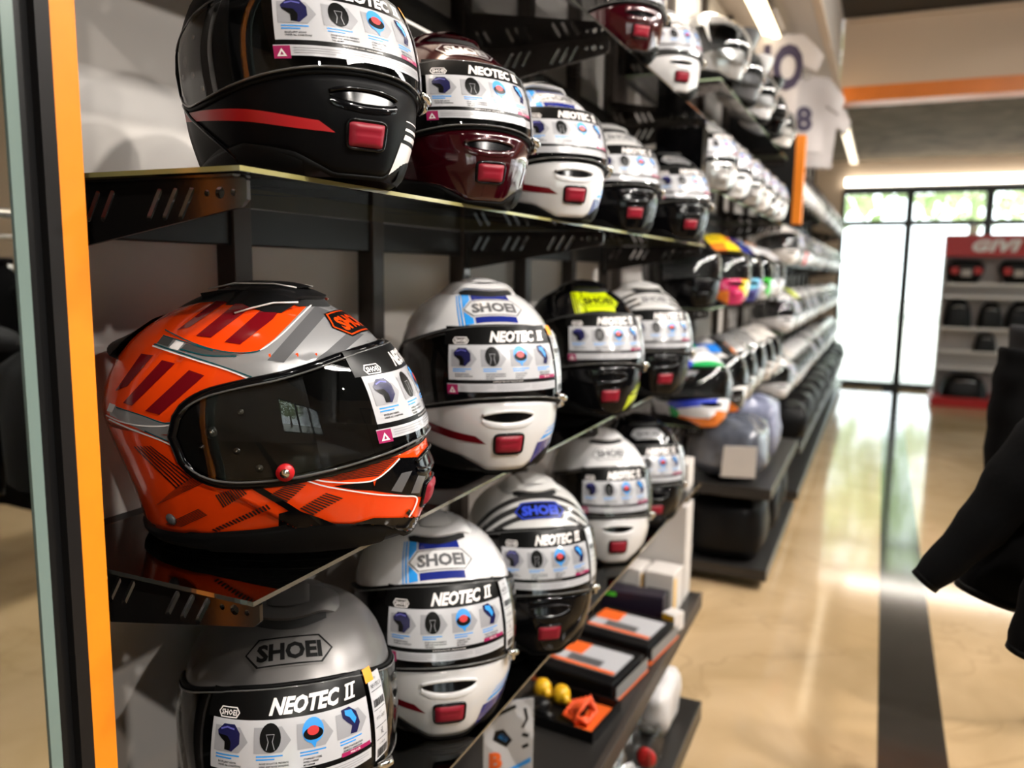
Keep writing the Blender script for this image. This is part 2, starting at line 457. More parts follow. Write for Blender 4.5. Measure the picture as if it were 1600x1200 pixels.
def tab_mesh():
    mb = MB(); c = P(D(47), .101, .013); 
    mb.tube([P(D(41), .103, .010), P(D(44), .101, .014), P(D(48), .098, .0155), P(D(52), .097, .012)], [.003, .005, .0055, .003], 10)
    mb.tube([P(D(46), .098, .012), P(D(48), .090, .012), P(D(50), .085, .006)], [.003, .004, .003], 10)
    return mb
def pivots_mesh():
    mb = MB()
    for s in (-1, 1):
        for (a, z, r) in ((92, .130, .0062), (86, .112, .0035), (95, .115, .003), (80, .095, .004), (84, .150, .0028)):
            p = P(s*D(a), z, .001); n = (P(s*D(a), z, .003)-p).normalized(); mb.tube([p, p+n*.0022], r, 14); mb.tube([p+n*.0022, p+n*.003], r*.5, 10)
    return mb
def sidecap_mesh(): 
    mb = MB()
    for s in (-1, 1):
        p = P(s*D(80), .100-.012, .0045); n = (P(s*D(80), .088, .006)-p).normalized(); mb.tube([p, p+n*.003], .0065, 16)
    return mb
def hexpts(w, h, k=.22): return [(-w, 0), (-w*(1-k*1.25), h), (w*(1-k*1.25), h), (w, 0), (w*(1-k*1.25), -h), (-w*(1-k*1.25), -h)]
def hexring(w, h, t): return [(hexpts(w, h), [hexpts(w-t*1.4, h-t)[::-1]])]
# forehead projection: frame tilted back ~45 deg
FN = Vector((math.cos(D(40)), 0, math.sin(D(40)))); FU = Vector((0, 1, 0)); FV = Vector((-math.sin(D(40)), 0, math.cos(D(40)))); FC = Vector((.02, 0, .135))
def fore(off):
    def f(x, y):
        # pseudo arc mapping: wrap x around
        o = FC+FV*y; ang = x/.128; d = -(FN*math.cos(ang)+FU*math.sin(ang)); h = BVHS.ray_cast(o-d*.5, d)
        return (h[0]+(h[1] if h[1].dot(d) < 0 else -h[1])*off) if h[0] else None
    return f
FY = .027   # height of logo centre in the forehead frame
def logo_mesh(bg=True):
    mb = MB()
    if bg: put(mb, tess([(hexpts(.055, .0185), [])], .008), fore(.0009), 0, 0, FY)
    put(mb, tess(hexring(.053, .0168, .0017), .008), fore(.0012), 1, 0, FY)
    put(mb, text2d('SHOEI', .006, .0185, .045, 0, 1.0, 2, .078), fore(.0012), 1, 0, FY)
    return mb
def stripes_mesh(neon=False):
    mb = MB()
    put(mb, tess([rect(-.036, -.003, .036, .068)], .007), fore(.0005), 0)
    for x0, x1 in ((-.053, -.039), (-.0585, -.0555), (-.063, -.061)):
        put(mb, tess([rect(x0, -.003, x1, .066)], .007), fore(.0005), 1)
    return mb
# instruction sticker on the visor (x along the visor, z height)
def stk(off):
    return lambda x, z: P(s2a(x), z, voff(s2a(x))+off)
def sticker_mesh(small=True):
    mb = MB(); c = .009; f0 = stk(.0006); f1 = stk(.0009); f2 = stk(.0012)
    # mats: 0 paper 1 black 2 grey 3 blue 4 navy 5 magenta 6 red 7 white letters
    put(mb, tess([([(-.092, .176), (.088, .176), (.088, .1995), (-.092, .1995)], [])], c), f0, 1)
    put(mb, text2d('NEOTEC', .008, .0130, .045, .35, 1.0, 2, .078), f1, 7, .016, .1865)
    for x in (.0600, .0665): put(mb, tess([([(x, .1800), (x+.0032, .1800), (x+.0074, .1930), (x+.0042, .1930)], [])], .008), f1, 7)
    put(mb, tess([([(.0585, .1800), (.0722, .1800), (.0728, .1818), (.0591, .1818)], []), ([(.0622, .1912), (.0758, .1912), (.0764, .1930), (.0628, .1930)], [])], .008), stk(.00095), 7)
    put(mb, tess(hexring(.0125, .0045, .0009), c), f1, 7, -.066, .1815); put(mb, text2d('SHOEI', .008, .0045, .03, 0, 1, 1, .018), f1, 7, -.066, .1815)
    put(mb, tess([([(-.085, .131), (.088, .131), (.088, .176), (-.085, .176)], [])], c), f0, 0)
    for i, x in enumerate((-.064, -.021, .022, .063)):
        w = .0165
        put(mb, tess([([(x-w, .148), (x+w*.7, .148), (x+w*1.25, .158), (x+w*.7, .170), (x-w, .170)], [])], c), f1, 2)
        if i == 0:
            put(mb, tess([([(x-.013, .166), (x-.006, .172), (x+.006, .172), (x+.012, .165), (x+.012, .156), (x+.004, .149), (x-.004, .150), (x-.004, .157), (x-.009, .160), (x-.012, .162)], [])], c), f2, 4); put(mb, tess([([(x-.012, .163), (x-.001, .162), (x+.003, .157), (x+.002, .150), (x-.004, .150), (x-.004, .157), (x-.009, .160)], [])], c), stk(.0014), 1); put(mb, tess(ribbon([(x-.009, .1675), (x-.002, .1695), (x+.006, .168)], .0014), c), stk(.0015), 8)
        elif i == 1:
            put(mb, tess([disc(x, .161, .0105, .0125)], c), f2, 1); put(mb, tess(ribbon([(x-.004, .151), (x-.002, .158), (x-.004, .164), (x+.004, .164), (x+.002, .158), (x+.004, .151)], .0007), c), stk(.0015), 2)
        elif i == 2:
            put(mb, tess([disc(x, .163, .011, .011), ([(x-.003, .153), (x+.003, .153), (x+.001, .1475)], [])], c), f2, 3)
            put(mb, tess([disc(x, .1605, .010, .0055)], c), stk(.0015), 1); put(mb, tess([disc(x, .163, .006, .004)], c), stk(.0017), 6)
        else:
            put(mb, tess([([(x-.010, .173), (x, .174), (x+.008, .168), (x+.011, .157), (x+.006, .149), (x-.002, .150), (x+.001, .157), (x-.004, .161), (x-.009, .166)], [])], c), f2, 4)
            put(mb, tess([([(x-.006, .172), (x+.002, .171), (x+.007, .162), (x+.004, .158), (x-.001, .165), (x-.006, .168)], [])], c), stk(.0015), 3)
        if small:
            for k, ww in ((0, .026), (1, .018)): put(mb, tess([rect(x-.014, .1445-k*.0028, x-.014+ww, .1458-k*.0028)], c), f1, 3)
            t = (('EXCELLENT VISION', 'UNDER ALL CONDITIONS'), ('NOISE ISOLATOR PREVENTS', 'WIND AND NOISE INVADING', 'THE HELMET'), ('STAINLESS STEEL', 'INTERLOCKING', 'MECHANISM'), ('PERFECT INTEGRATION', 'SEAMLESS OPERATION'))[i]
            for k, s in enumerate(t): put(mb, text2d(s, .02, .0018, .02, .2, 1, 1, len(s)*.00125), f1, 1, x-.011+len(s)*.00062, .1385-k*.0028)
    put(mb, tess([rect(.050, .1305, .086, .1345)], c), f2, 5); put(mb, text2d('PINLOCK', .02, .002, .02, 0, 1, 1, .012), stk(.0015), 7, .066, .1326)
    put(mb, tess([([(-.085, .126), (.088, .126), (.088, .131), (-.085, .131)], [])], c), f0, 1)
    if small: put(mb, text2d('WWW.SHOEI.COM - MADE IN JAPAN', .02, .0016, 0, 0, 1, 1, .045), f1, 7, .0, .1285)
    put(mb, tess([rect(-.088, .1155, .088, .126)], c), f0, 0); put(mb, tess([rect(-.088, .1125, -.072, .125)], c), f1, 5)
    put(mb, tess([([(-.085, .1145), (-.0755, .1145), (-.0802, .1225)], [[(-.0785, .116), (-.082, .116), (-.0802, .1195)][::-1]])], c), f2, 7)
    for x0, x1 in ((-.069, -.022), (-.018, .032), (.036, .084)):
        for k in range(3): put(mb, tess([rect(x0, .1228-k*.0024, x1-(.008 if k == 2 else 0), .1236-k*.0024)], c), f1, 2)
    return mb
STKM = [M_PAPER, M_PBLK, M_PGREY, M_PBLUE, M_PNAVY, M_PMAG, M_PRED, M_WLINE, mat('violet_print', (.10, .10, .40), .3)]
def tag_mesh():
    mb = MB(); c = .009; f0 = stk(.0016); f1 = stk(.0020)
    put(mb, tess([rect(.094, .108, .118, .192)], c), f0, 0)
    for z in (.176, .158, .141, .128): put(mb, tess([rect(.096, z, .116, z+.0006)], c), f1, 1)
    for z, s, h in ((.181, 'NEOTEC II', .004), (.150, 'MT.D.GREY', .0032), (.1345, 'XL', .005), (.1235, '61-62cm', .0026), (.187, 'ITEM', .0018), (.1545, 'COLOR', .0016), (.138, 'SIZE', .0016)):
        put(mb, text2d(s, .02, h, .0, 0, 1, 1, min(.018, len(s)*h*.55)), f1, 1, .106, z)
    x = .097
    for z0, z1 in ((.161, .168), (.110, .119)):
        x = .097
        rng = random.Random(3)
        while x < .115: w = rng.choice((.0005, .0009, .0014)); put(mb, tess([rect(x, z0, x+w, z1)], .02), f1, 1); x += w+rng.choice((.0006, .001))
    return mb
def osticker_mesh(): mb = MB(); put(mb, tess([rect(.090, .186, .104, .1975)], .006), stk(.0024), 0); return mb
def pz(off): return lambda a, z: P(D(a), z, off)
def redstripe_mesh():
    mb = MB(); top = spl([(-100, .078), (-80, .073), (-55, .067), (-34, .059), (-21, .055)]); bot = spl([(-101, .0690), (-80, .0620), (-55, .0550), (-34, .0480), (-14, .0440)])
    n = len(top); mb.grid([[P(D(x), z, .0031) for x, z in bot], [P(D(lerp(bot[i][0], top[i][0], .5)), (bot[i][1]+top[i][1])/2, .0031) for i in range(n)], [P(D(x), z, .0031) for x, z in top]]); return mb
def chinstripes_mesh():
    mb = MB()
    put(mb, tess([([(20, .010), (50, .028), (66, .042), (24, .040)], [])], (4, .008)), pz(.0031), 0)
    for z0, z1, m in ((.043, .049, 1), (.052, .0545, 1), (.057, .0585, 1)): put(mb, tess([([(25+(z0-.04)*500, z0), (72, z0+.006), (76, z1+.006), (26+(z1-.04)*500, z1)], [])], (4, .008)), pz(.0031), m)
    return mb
def whitepatch_mesh():
    mb = MB()
    put(mb, tess([([(19, .008), (45, .026), (74, .042), (24, .044)], [])], (4, .008)), pz(.0031), 0)
    for z0, z1 in ((.048, .0535), (.0575, .0605), (.067, .0682)): put(mb, tess([([(26, z0), (74, z0), (76, z1), (27, z1)], [])], (4, .008)), pz(.0031), 0)
    return mb
def bands_mesh():
    """wide curved grey bands sweeping over the crown"""
    mb = MB()
    for y0, y1 in ((.0, .010), (.018, .030), (.040, .052)):
        pts = [(-.15+.30*i/30, (y0+y1)/2+.012-((-.15+.30*i/30)/.15)**2*.030) for i in range(31)]
        put(mb, tess(ribbon(pts, y1-y0), .007), fore(.0005), 0)
    return mb
ME = {}
def reg(k, mb, mats): ME[k] = mb.mesh(k, mats if isinstance(mats, (list, tuple)) else [mats])
reg('shell', SHELLBM, M_WHITE); reg('chin_bar', CHINBM, M_WHITE); reg('eye_port', EYEBM, M_INT); reg('visor', visor_mesh(), M_VIS); reg('visor_gasket', gasket_mesh(), M_RUB)
reg('visor_rim', vrim_mesh(), M_VISE); reg('neck_trim', trim_mesh(), M_RUB); reg('chin_seam', seam_mesh((-1,)), M_GLOSSB); reg('chin_seam_left', seam_mesh((1,)), M_GLOSSB); reg('top_vent', vent_mesh(), M_WHITE); reg('vent_opening', ventslot_mesh(), M_INT)
reg('rear_spoiler', spoiler_mesh(), M_WHITE); reg('chin_vent_opening', chinvent_mesh()[0], M_GLOSSB); reg('chin_vent_lip', chinlip_mesh(), M_WHITE)
reg('release_button', button_mesh(), M_RED); reg('button_rim', buttonrim_mesh(), M_GLOSSB); reg('visor_tab', tab_mesh(), M_CHR); reg('pivot_screws', pivots_mesh(), M_CHR)
reg('brand_emblem', logo_mesh(True), [M_WHITE, M_PGREY]); reg('forehead_stripes', stripes_mesh(), [M_BLUE, M_LBLUE]); reg('instruction_sticker', sticker_mesh(), STKM); reg('size_tag', tag_mesh(), [M_PAPER, M_PBLK])
reg('price_sticker', osticker_mesh(), M_PORA); reg('chin_stripe', redstripe_mesh(), M_DRED); reg('chin_side_stripes', chinstripes_mesh(), [M_BLUE, M_LBLUE]); reg('chin_side_patch', whitepatch_mesh(), M_WLINE); reg('crown_bands', bands_mesh(), M_GREYD)
reg('raised_visor', visor_mesh(.016), M_VIS); reg('raised_visor_rim', vrim_mesh(.016), M_VISE)
def part(key, parent, mats=None, name=None, label=None):
    o = link(name or key, ME[key], parent)
    if mats:
        mats = mats if isinstance(mats, (list, tuple)) else [mats]
        for i, m in enumerate(mats): o.material_slots[i].link = 'OBJECT'; o.material_slots[i].material = m
    if label: o['label'] = label
    return o
def helmet(loc, deg, s, label, shell=M_WHITE, chin=None, vent=None, emblem=(None, M_PGREY), stripes=None, chin_stripe=None, side=None, bands=None, sticker=True, tagp=True, price=False, zs_=1., lip=None, far=False, raised=False, group=None, name='motorcycle_helmet', skip=()):
    t = thing(name, label, 'helmet', loc, D(deg), group); t.scale = (s, s, s*zs_)
    chin = chin or shell
    sh = part('shell', t, shell); cb = part('chin_bar', t, chin)
    part('eye_port', t); part('neck_trim', t); part('visor_gasket', t)
    if raised: v = part('raised_visor', t, name='visor'); part('raised_visor_rim', v, name='visor_rim')
    else: v = part('visor', t); 
    if not raised and not far: part('visor_rim', v)
    tv = part('top_vent', t, vent or shell); 
    if not far: part('vent_opening', tv); part('chin_seam', t, chin if chin is M_WHITE else M_GLOSSB); part('chin_seam_left', t, chin if chin is M_WHITE else M_GLOSSB, name='chin_seam'); part('rear_spoiler', t, vent or shell)
    part('chin_vent_opening', cb)
    if not far: part('chin_vent_lip', cb, lip or chin); part('button_rim', cb); part('visor_tab', v); part('pivot_screws', t)
    part('release_button', cb, chin if far else None)
    if emblem: part('brand_emblem', t, [emblem[0] or shell, emblem[1]])
    if stripes: part('forehead_stripes', t, stripes)
    if bands: part('crown_bands', t, bands)
    if chin_stripe: part('chin_stripe', cb, chin_stripe)
    if side == 'blue': part('chin_side_stripes', cb)
    elif side == 'white': part('chin_side_patch', cb)
    elif side: part('chin_side_stripes', cb, [side, side])
    if sticker: part('instruction_sticker', v)
    if tagp: part('size_tag', v)
    if price: part('price_sticker', v)
    return t

# ================================================================== shelves geometry
XF, XW = -.56, -.92
Z0, Z1, Z2, Z3 = 2.0, 1.595, 1.163, .735
GT = .005
helmet((-.655, .815, Z1), -27, .985, 'matt black full-face helmet with red chin stripe and white chin corner', M_MATTB, emblem=(M_MATTB, M_PBLK), chin_stripe=M_REDS, side='white', lip=M_GLOSSB, price=True, zs_=1.0)
helmet((-.66, 1.175, Z1), -36, .985, 'glossy wine red full-face helmet between the matt black one and a white one', M_WINE, emblem=(M_WINE, M_SILV), lip=M_WINE)
helmet((-.65, 1.53, Z1), -40, .98, 'white helmet with blue forehead band right of the glossy wine red helmet', M_WHITE, emblem=(M_WHITE, M_GREYD), stripes=[M_BLUE, M_LBLUE], chin_stripe=M_DRED, side='blue')
helmet((-.665, 2.01, Z1), -44, .985, 'silver-topped helmet with black chin, fourth along the upper glass shelf', M_BSIL, M_GLOSSB, emblem=(M_BSIL, M_GREYD), bands=M_BAND)
helmet((-.645, 2.51, Z1), -44, 1.02, 'glossy black helmet at the far end of the upper glass shelf', M_GLOSSB, emblem=(M_SILV, M_GREYD))
ORP = ((-.722, .828, Z2), 21, 1.205, .975)
OR = thing('motorcycle_helmet', 'orange, silver and black sports helmet in side view, nearest on the middle glass shelf', 'helmet', ORP[0], D(ORP[1])); OR.scale = (ORP[2], ORP[2], ORP[2]*ORP[3])
helmet((-.68, 1.35, Z2), -47, 1.11, 'white helmet with blue forehead band beside the orange helmet on the middle shelf', M_WHITE, emblem=(M_WHITE, M_GREYD), stripes=[M_BLUE, M_LBLUE], chin_stripe=M_DRED, side='blue', price=True, zs_=1.07)
helmet((-.685, 1.95, Z2), -49, 1.08, 'black helmet with a neon yellow forehead band', M_GLOSSB, emblem=(M_NEON, M_PBLK), stripes=[M_NEON, M_NEON], side=M_NEON, zs_=1.08)
helmet((-.645, 2.33, Z2), -50, 1.06, 'grey-banded silver helmet with black chin, right of the neon-banded black helmet', M_BSIL, M_GLOSSB, emblem=(M_BSIL, M_GREYD), bands=M_BAND, zs_=1.08)
helmet((-.745, .885, Z3), -50, 1.16, 'matt grey helmet with upright white tag, at the bottom left corner', M_GREYM, emblem=(M_GREYM, M_PBLK), price=True, zs_=1.0)
helmet((-.715, 1.245, Z3), -52, 1.14, 'white helmet with blue forehead band beside the matt grey helmet on the lowest glass shelf', M_WHITE, emblem=(M_WHITE, M_GREYD), stripes=[M_BLUE, M_LBLUE], chin_stripe=M_DRED, side='blue', zs_=1.06)
helmet((-.67, 1.585, Z3), -53, 1.08, 'silver helmet with dark grey crown bands, black chin and a blue emblem', M_BSIL, M_GLOSSB, emblem=(M_PBLK, M_BLUEE), bands=M_BAND, zs_=1.12)
helmet((-.69, 2.14, Z3), -55, 1.06, 'plain white helmet on the lowest glass shelf, behind the silver helmet with crown bands', M_WHITE, emblem=(M_WHITE, M_GREYD), zs_=1.16, tagp=False)
helmet((-.69, 2.53, Z3), -56, 1.10, 'glossy black helmet at the far end of the lowest glass shelf', M_GLOSSB, emblem=(M_SILV, M_GREYD), zs_=1.06)
helmet((-.665, 2.0, Z0), -42, .97, 'wine red helmet cut by the top of the picture, on the highest glass shelf', M_WINE, emblem=(M_WINE, M_SILV))
helmet((-.67, 2.47, Z0), -45, .97, 'plain white helmet at the far end of the highest glass shelf', M_WHITE, emblem=(M_WHITE, M_GREYD), sticker=True)
# ================================================================== orange helmet, graphics painted over the shell
M_ = Matrix.Translation(OR.location) @ Matrix.Rotation(D(ORP[1]), 4, 'Z') @ Matrix.Diagonal((ORP[2], ORP[2], ORP[2]*ORP[3], 1))
MI = M_.inverted(); CL = MI @ CAM
def paint(off):
    def f(cx, cy):
        d = (MI.to_3x3() @ ray(150+cx*.36667, 420-cy*.36667)).normalized()
        h = BVH.ray_cast(CL, d)
        if not h[0]:
            e = BVHE.ray_cast(CL, d); p = e[0] if e[0] else CL+d*((Vector((0, -.05, .13))-CL).dot(d))
            h = BVH.find_nearest(p, .022)
            if not h[0]: return None
            n = h[1] if h[1].dot(h[0]-Vector((0, 0, .12))) > 0 else -h[1]
            return h[0]+n*off
        n = h[1] if h[1].dot(d) < 0 else -h[1]
        return h[0]+n*off if n.dot(d) < -.03 else None
    return f
BVHE = bvh_of([SHELLBM, CHINBM, EYEBM])
gm = MB(); GMATS = [M_SILV, M_ORED, M_BURG, M_GREYD, M_TEAL, M_WLINE, M_HATCH, M_GLOSSB, M_GREYM]
def fl(pts): return [(x, -y) for x, y in pts]
def gp(pts, mi, lay): put(gm, tess([(fl(pts), [])], 11), paint(.0003+.00035*lay), mi)
def gl(pts, w, mi, lay): put(gm, tess(ribbon(fl(spl(pts, 5)), w), 40), paint(.0003+.00035*lay), mi)
def hatch(a, b, c, d, n, mi=6, lay=3, fill=.55):
    """n bars inside quad a-b-c-d, bars run from side a-d to side b-c"""
    a, b, c, d = [np.array(p, float) for p in (a, b, c, d)]
    for i in range(n):
        t0 = i/n; t1 = (i+fill)/n; gp([tuple(lerp(a, d, t0)), tuple(lerp(b, c, t0)), tuple(lerp(b, c, t1)), tuple(lerp(a, d, t1))], mi, lay)
silv = [(880, 90), (1000, 130), (1090, 190), (1200, 300), (1190, 420), (980, 470), (860, 500), (740, 520), (662, 472), (560, 430), (420, 385), (250, 328), (285, 290), (375, 315), (500, 350), (620, 365), (690, 352), (760, 300), (830, 230), (900, 158)]
gp(silv, 0, 0)
put(gm, tess([(fl([(560, 432), (760, 330), (1060, 300), (1190, 350), (1190, 420), (980, 470), (860, 500), (740, 515), (662, 472)]), [])], 7.3), paint(.00035), 0)
gp([(60, 570), (92, 588), (200, 625), (290, 655), (365, 650), (425, 622), (440, 800), (410, 778), (330, 745), (200, 690), (60, 625)], 0, 0)
for q in ([(510, 140), (585, 125), (400, 250), (345, 264)], [(625, 125), (700, 138), (490, 294), (428, 286)], [(735, 150), (790, 168), (755, 215), (615, 323), (550, 312)],
          [(195, 362), (245, 370), (135, 500), (85, 520)], [(283, 390), (338, 404), (155, 583), (118, 570)], [(398, 432), (463, 455), (272, 621), (212, 605)]): gp(q, 2, 1)
for q in ([(935, 160), (992, 182), (800, 401), (730, 391)], [(1075, 270), (1140, 280), (1060, 350), (930, 436), (878, 430), (985, 350)]): gp(q, 3, 1)
gp([(285, 288), (332, 300), (308, 332), (262, 318)], 8, 1); gp([(345, 303), (380, 312), (350, 348), (312, 338)], 5, 1)
gp([(385, 320), (500, 352), (620, 368), (560, 372), (470, 372), (360, 345)], 8, 1)
gp([(62, 572), (88, 580), (72, 612), (50, 605)], 5, 2)
for l in ([(245, 330), (420, 388), (560, 432), (655, 470)], [(48, 622), (110, 650), (200, 668), (300, 668), (370, 650), (425, 625)], [(60, 640), (150, 680), (280, 730), (415, 792)], [(918, 156), (860, 215), (800, 275), (740, 325), (700, 350)]): gl(l, 6, 5, 3)
for l in ([(296, 262), (400, 312), (500, 345), (600, 360), (690, 352), (745, 318)], [(90, 590), (200, 625), (290, 656), (365, 650), (420, 628)], [(210, 690), (300, 730), (410, 772)], [(250, 322), (420, 378), (560, 424), (665, 462)], [(360, 343), (470, 370), (600, 374)], [(288, 286), (380, 314), (500, 350)]): gl(l, 5, 4, 2)
hatch((165, 755), (345, 935), (420, 885), (245, 752), 6, fill=.4); hatch((350, 925), (480, 838), (530, 882), (255, 1010), 8, fill=.45)
hatch((510, 962), (545, 1015), (650, 955), (620, 925), 11); hatch((495, 1108), (515, 1118), (752, 1018), (735, 998), 17); hatch((300, 1085), (440, 1020), (480, 1048), (370, 1098), 7)
hatch((745, 960), (815, 992), (900, 915), (830, 908), 9); hatch((868, 1018), (925, 1046), (1058, 972), (985, 950), 10); hatch((640, 890), (690, 915), (745, 885), (690, 865), 6)
hatch((880, 885), (1290, 800), (1200, 885), (1040, 903), 9, lay=1); hatch((540, 815), (640, 880), (700, 870), (560, 815), 4)
gp([(1180, 945), (1195, 895), (1245, 850), (1290, 805), (1420, 800), (1460, 900), (1450, 975), (1365, 970)], 7, 1)
gp([(1010, 925), (1180, 905), (1190, 945), (1100, 940)], 7, 1)
for q in ([(1300, 870), (1345, 860), (1300, 950), (1255, 945)], [(1370, 880), (1400, 885), (1375, 955), (1340, 955)]): gp(q, 3, 2)
for l in ([(815, 872), (900, 902), (1000, 930), (1180, 958), (1300, 966), (1362, 972), (1352, 1020), (1330, 1056)], [(870, 880), (960, 902), (1050, 910), (1150, 907), (1200, 890), (1250, 850), (1290, 808)]): gl(l, 6, 5, 3)
gp([(780, 1040), (850, 1022), (960, 1060), (1050, 1098), (1180, 1058), (1400, 1056), (1400, 1180), (780, 1180)], 7, 4)
gl([(440, 770), (500, 820), (640, 905), (800, 1000), (900, 1062), (1020, 1118)], 26, 7, 3)
ORSH = part('shell', OR, M_ORED); orc = part('chin_bar', OR, M_ORED)
mir = MB(); mir.v = gm.v+[(x, -y, z) for x, y, z in gm.v]; o_ = len(gm.v); mir.f = gm.f+[tuple(i+o_ for i in f[::-1]) for f in gm.f]; mir.m = gm.m*2; mir.sm = gm.sm*2
mir.build('shell_graphics', GMATS, ORSH)
part('eye_port', OR); part('neck_trim', OR); g_ = link('visor_gasket', MB().tube(rim_pts(lambda a: .002), .0052, 10, closed=True, flat=.7).mesh('visor_gasket', [M_GLOSSB]), OR); ov = part('visor', OR); part('visor_rim', ov)
tv = part('top_vent', OR, M_BLACK, label='black top vent'); part('vent_opening', tv); part('rear_spoiler', OR, M_BLACK)
part('chin_vent_opening', orc); part('chin_vent_lip', orc, M_GLOSSB); part('button_rim', orc); part('release_button', orc); part('visor_tab', ov); part('pivot_screws', OR)
part('brand_emblem', OR, [M_PBLK, M_ORED]); part('instruction_sticker', ov)
mb = MB(); p = P(D(-72), .093, .001); n = (P(D(-72), .093, .004)-p).normalized(); mb.tube([p+n*.006, p+n*.0105], .0085, 20); mb.tube([p+n*.0106, p+n*.0125], .0045, 16, mi=1); mb.build('pivot_ring', [M_REDS, M_CHR], OR)
mb = MB(); p = P(D(-116), .034, .0); n = (P(D(-116), .034, .004)-p).normalized(); mb.tube([p, p+n*.0015, p+n*.003], [.0065, .006, .003], 16); mb.build('side_plug', M_GREYD, OR)
# vent skirts and the white pin lines of the top vent
mb = MB()
for s in (-1, 1):
    mb.tube([down(.050, s*.050, .0085), down(.03, s*.060, .006), down(.012, s*.070, .003), down(-.002, s*.078, .002)], .0011, 6)
    mb.tube([down(-.05, s*.022, .0090), down(-.02, s*.028, .0125), down(.02, s*.030, .0138), down(.04, s*.026, .0132)], .0009, 6)
mb.build('vent_pin_lines', M_WLINE, tv)
mb = MB()
for s in (-1, 1):
    G = []
    for i in range(7):
        t = i/6; x = lerp(.052, -.05, t); y0 = lerp(.046, .040, t); y1 = y0+.028*math.sin(PI*min(1, t*1.15+.22))**.8*(1-t*.4)
        G.append([down(x-.012*k*(1-t), s*lerp(y0, y1, k), lerp(.0085, .001, k)) for k in (0, .33, .66, 1)])
    mb.grid(G, flip=(s > 0))
mb.build('vent_skirt', M_BLACK, tv)

# ================================================================== shelf wall
def bx(name, lo, hi, m, parent=None, bev=0.): return MB().box(lo, hi, 0, bev).build(name, m, parent)
def wbox(name, lo, hi, m, label, cat, group=None, bev=0.): return wthing(name, MB().box(lo, hi, 0, bev), m, label, cat, group)
YC = .553   # far side of the mirror column
struct(bx('wall_left', (-1.02, YC, 0), (-.945, 12, 3.0), M_PANEL), 'grey panelled shop wall behind the helmet shelves', 'wall')
# procedural marble floor
m, nt, out = newmat('polished_marble'); N = nt.nodes; L = nt.links
b = N.new('ShaderNodeBsdfPrincipled'); L.new(b.outputs[0], out.inputs[0]); b.inputs['Roughness'].default_value = .09; b.inputs['Specular IOR Level'].default_value = .6
tc = N.new('ShaderNodeTexCoord'); n1 = N.new('ShaderNodeTexNoise'); n1.inputs['Scale'].default_value = 1.6; n1.inputs['Detail'].default_value = 8; n1.inputs['Distortion'].default_value = 1.5; L.new(tc.outputs['Object'], n1.inputs['Vector'])
r1 = N.new('ShaderNodeValToRGB'); e = r1.color_ramp.elements; e[0].position = .3; e[0].color = (.45, .31, .16, 1); e[1].position = .7; e[1].color = (.60, .43, .25, 1); L.new(n1.outputs['Fac'], r1.inputs[0])
n2 = N.new('ShaderNodeTexNoise'); n2.inputs['Scale'].default_value = 1.1; n2.inputs['Detail'].default_value = 6; n2.inputs['Distortion'].default_value = 1.2; mp = N.new('ShaderNodeMapping'); mp.inputs['Location'].default_value = (3.3, 1.7, 0); L.new(tc.outputs['Object'], mp.inputs[0]); L.new(mp.outputs[0], n2.inputs['Vector'])
r2 = N.new('ShaderNodeValToRGB'); r2.color_ramp.elements[0].position = .485; r2.color_ramp.elements[0].color = (0, 0, 0, 1); r2.color_ramp.elements[1].position = .5; r2.color_ramp.elements[1].color = (1, 1, 1, 1); x = r2.color_ramp.elements.new(.515); x.color = (0, 0, 0, 1)
L.new(n2.outputs['Fac'], r2.inputs[0]); mx = N.new('ShaderNodeMix'); mx.data_type = 'RGBA'; mx.inputs[7].default_value = (.36, .24, .12, 1); mu = N.new('ShaderNodeMath'); mu.operation = 'MULTIPLY'; mu.inputs[1].default_value = .38; L.new(r2.outputs[0], mu.inputs[0]); L.new(mu.outputs[0], mx.inputs[0]); L.new(r1.outputs[0], mx.inputs[6]); L.new(mx.outputs[2], b.inputs['Base Color'])
M_FLOOR = m
M_STRIPE = mat('dark_stone_band', (.030, .026, .022), .09, spec=.75, noise=.25, nscale=8)
struct(bx('floor', (-1.02, -3.5, -.1), (6.2, 12.2, 0), M_FLOOR), 'polished beige marble floor', 'floor')
struct(bx('trim_1', (.086, -3.5, 0), (.288, 12.0, .0015), M_STRIPE), 'dark stone band running down the aisle floor', 'trim')
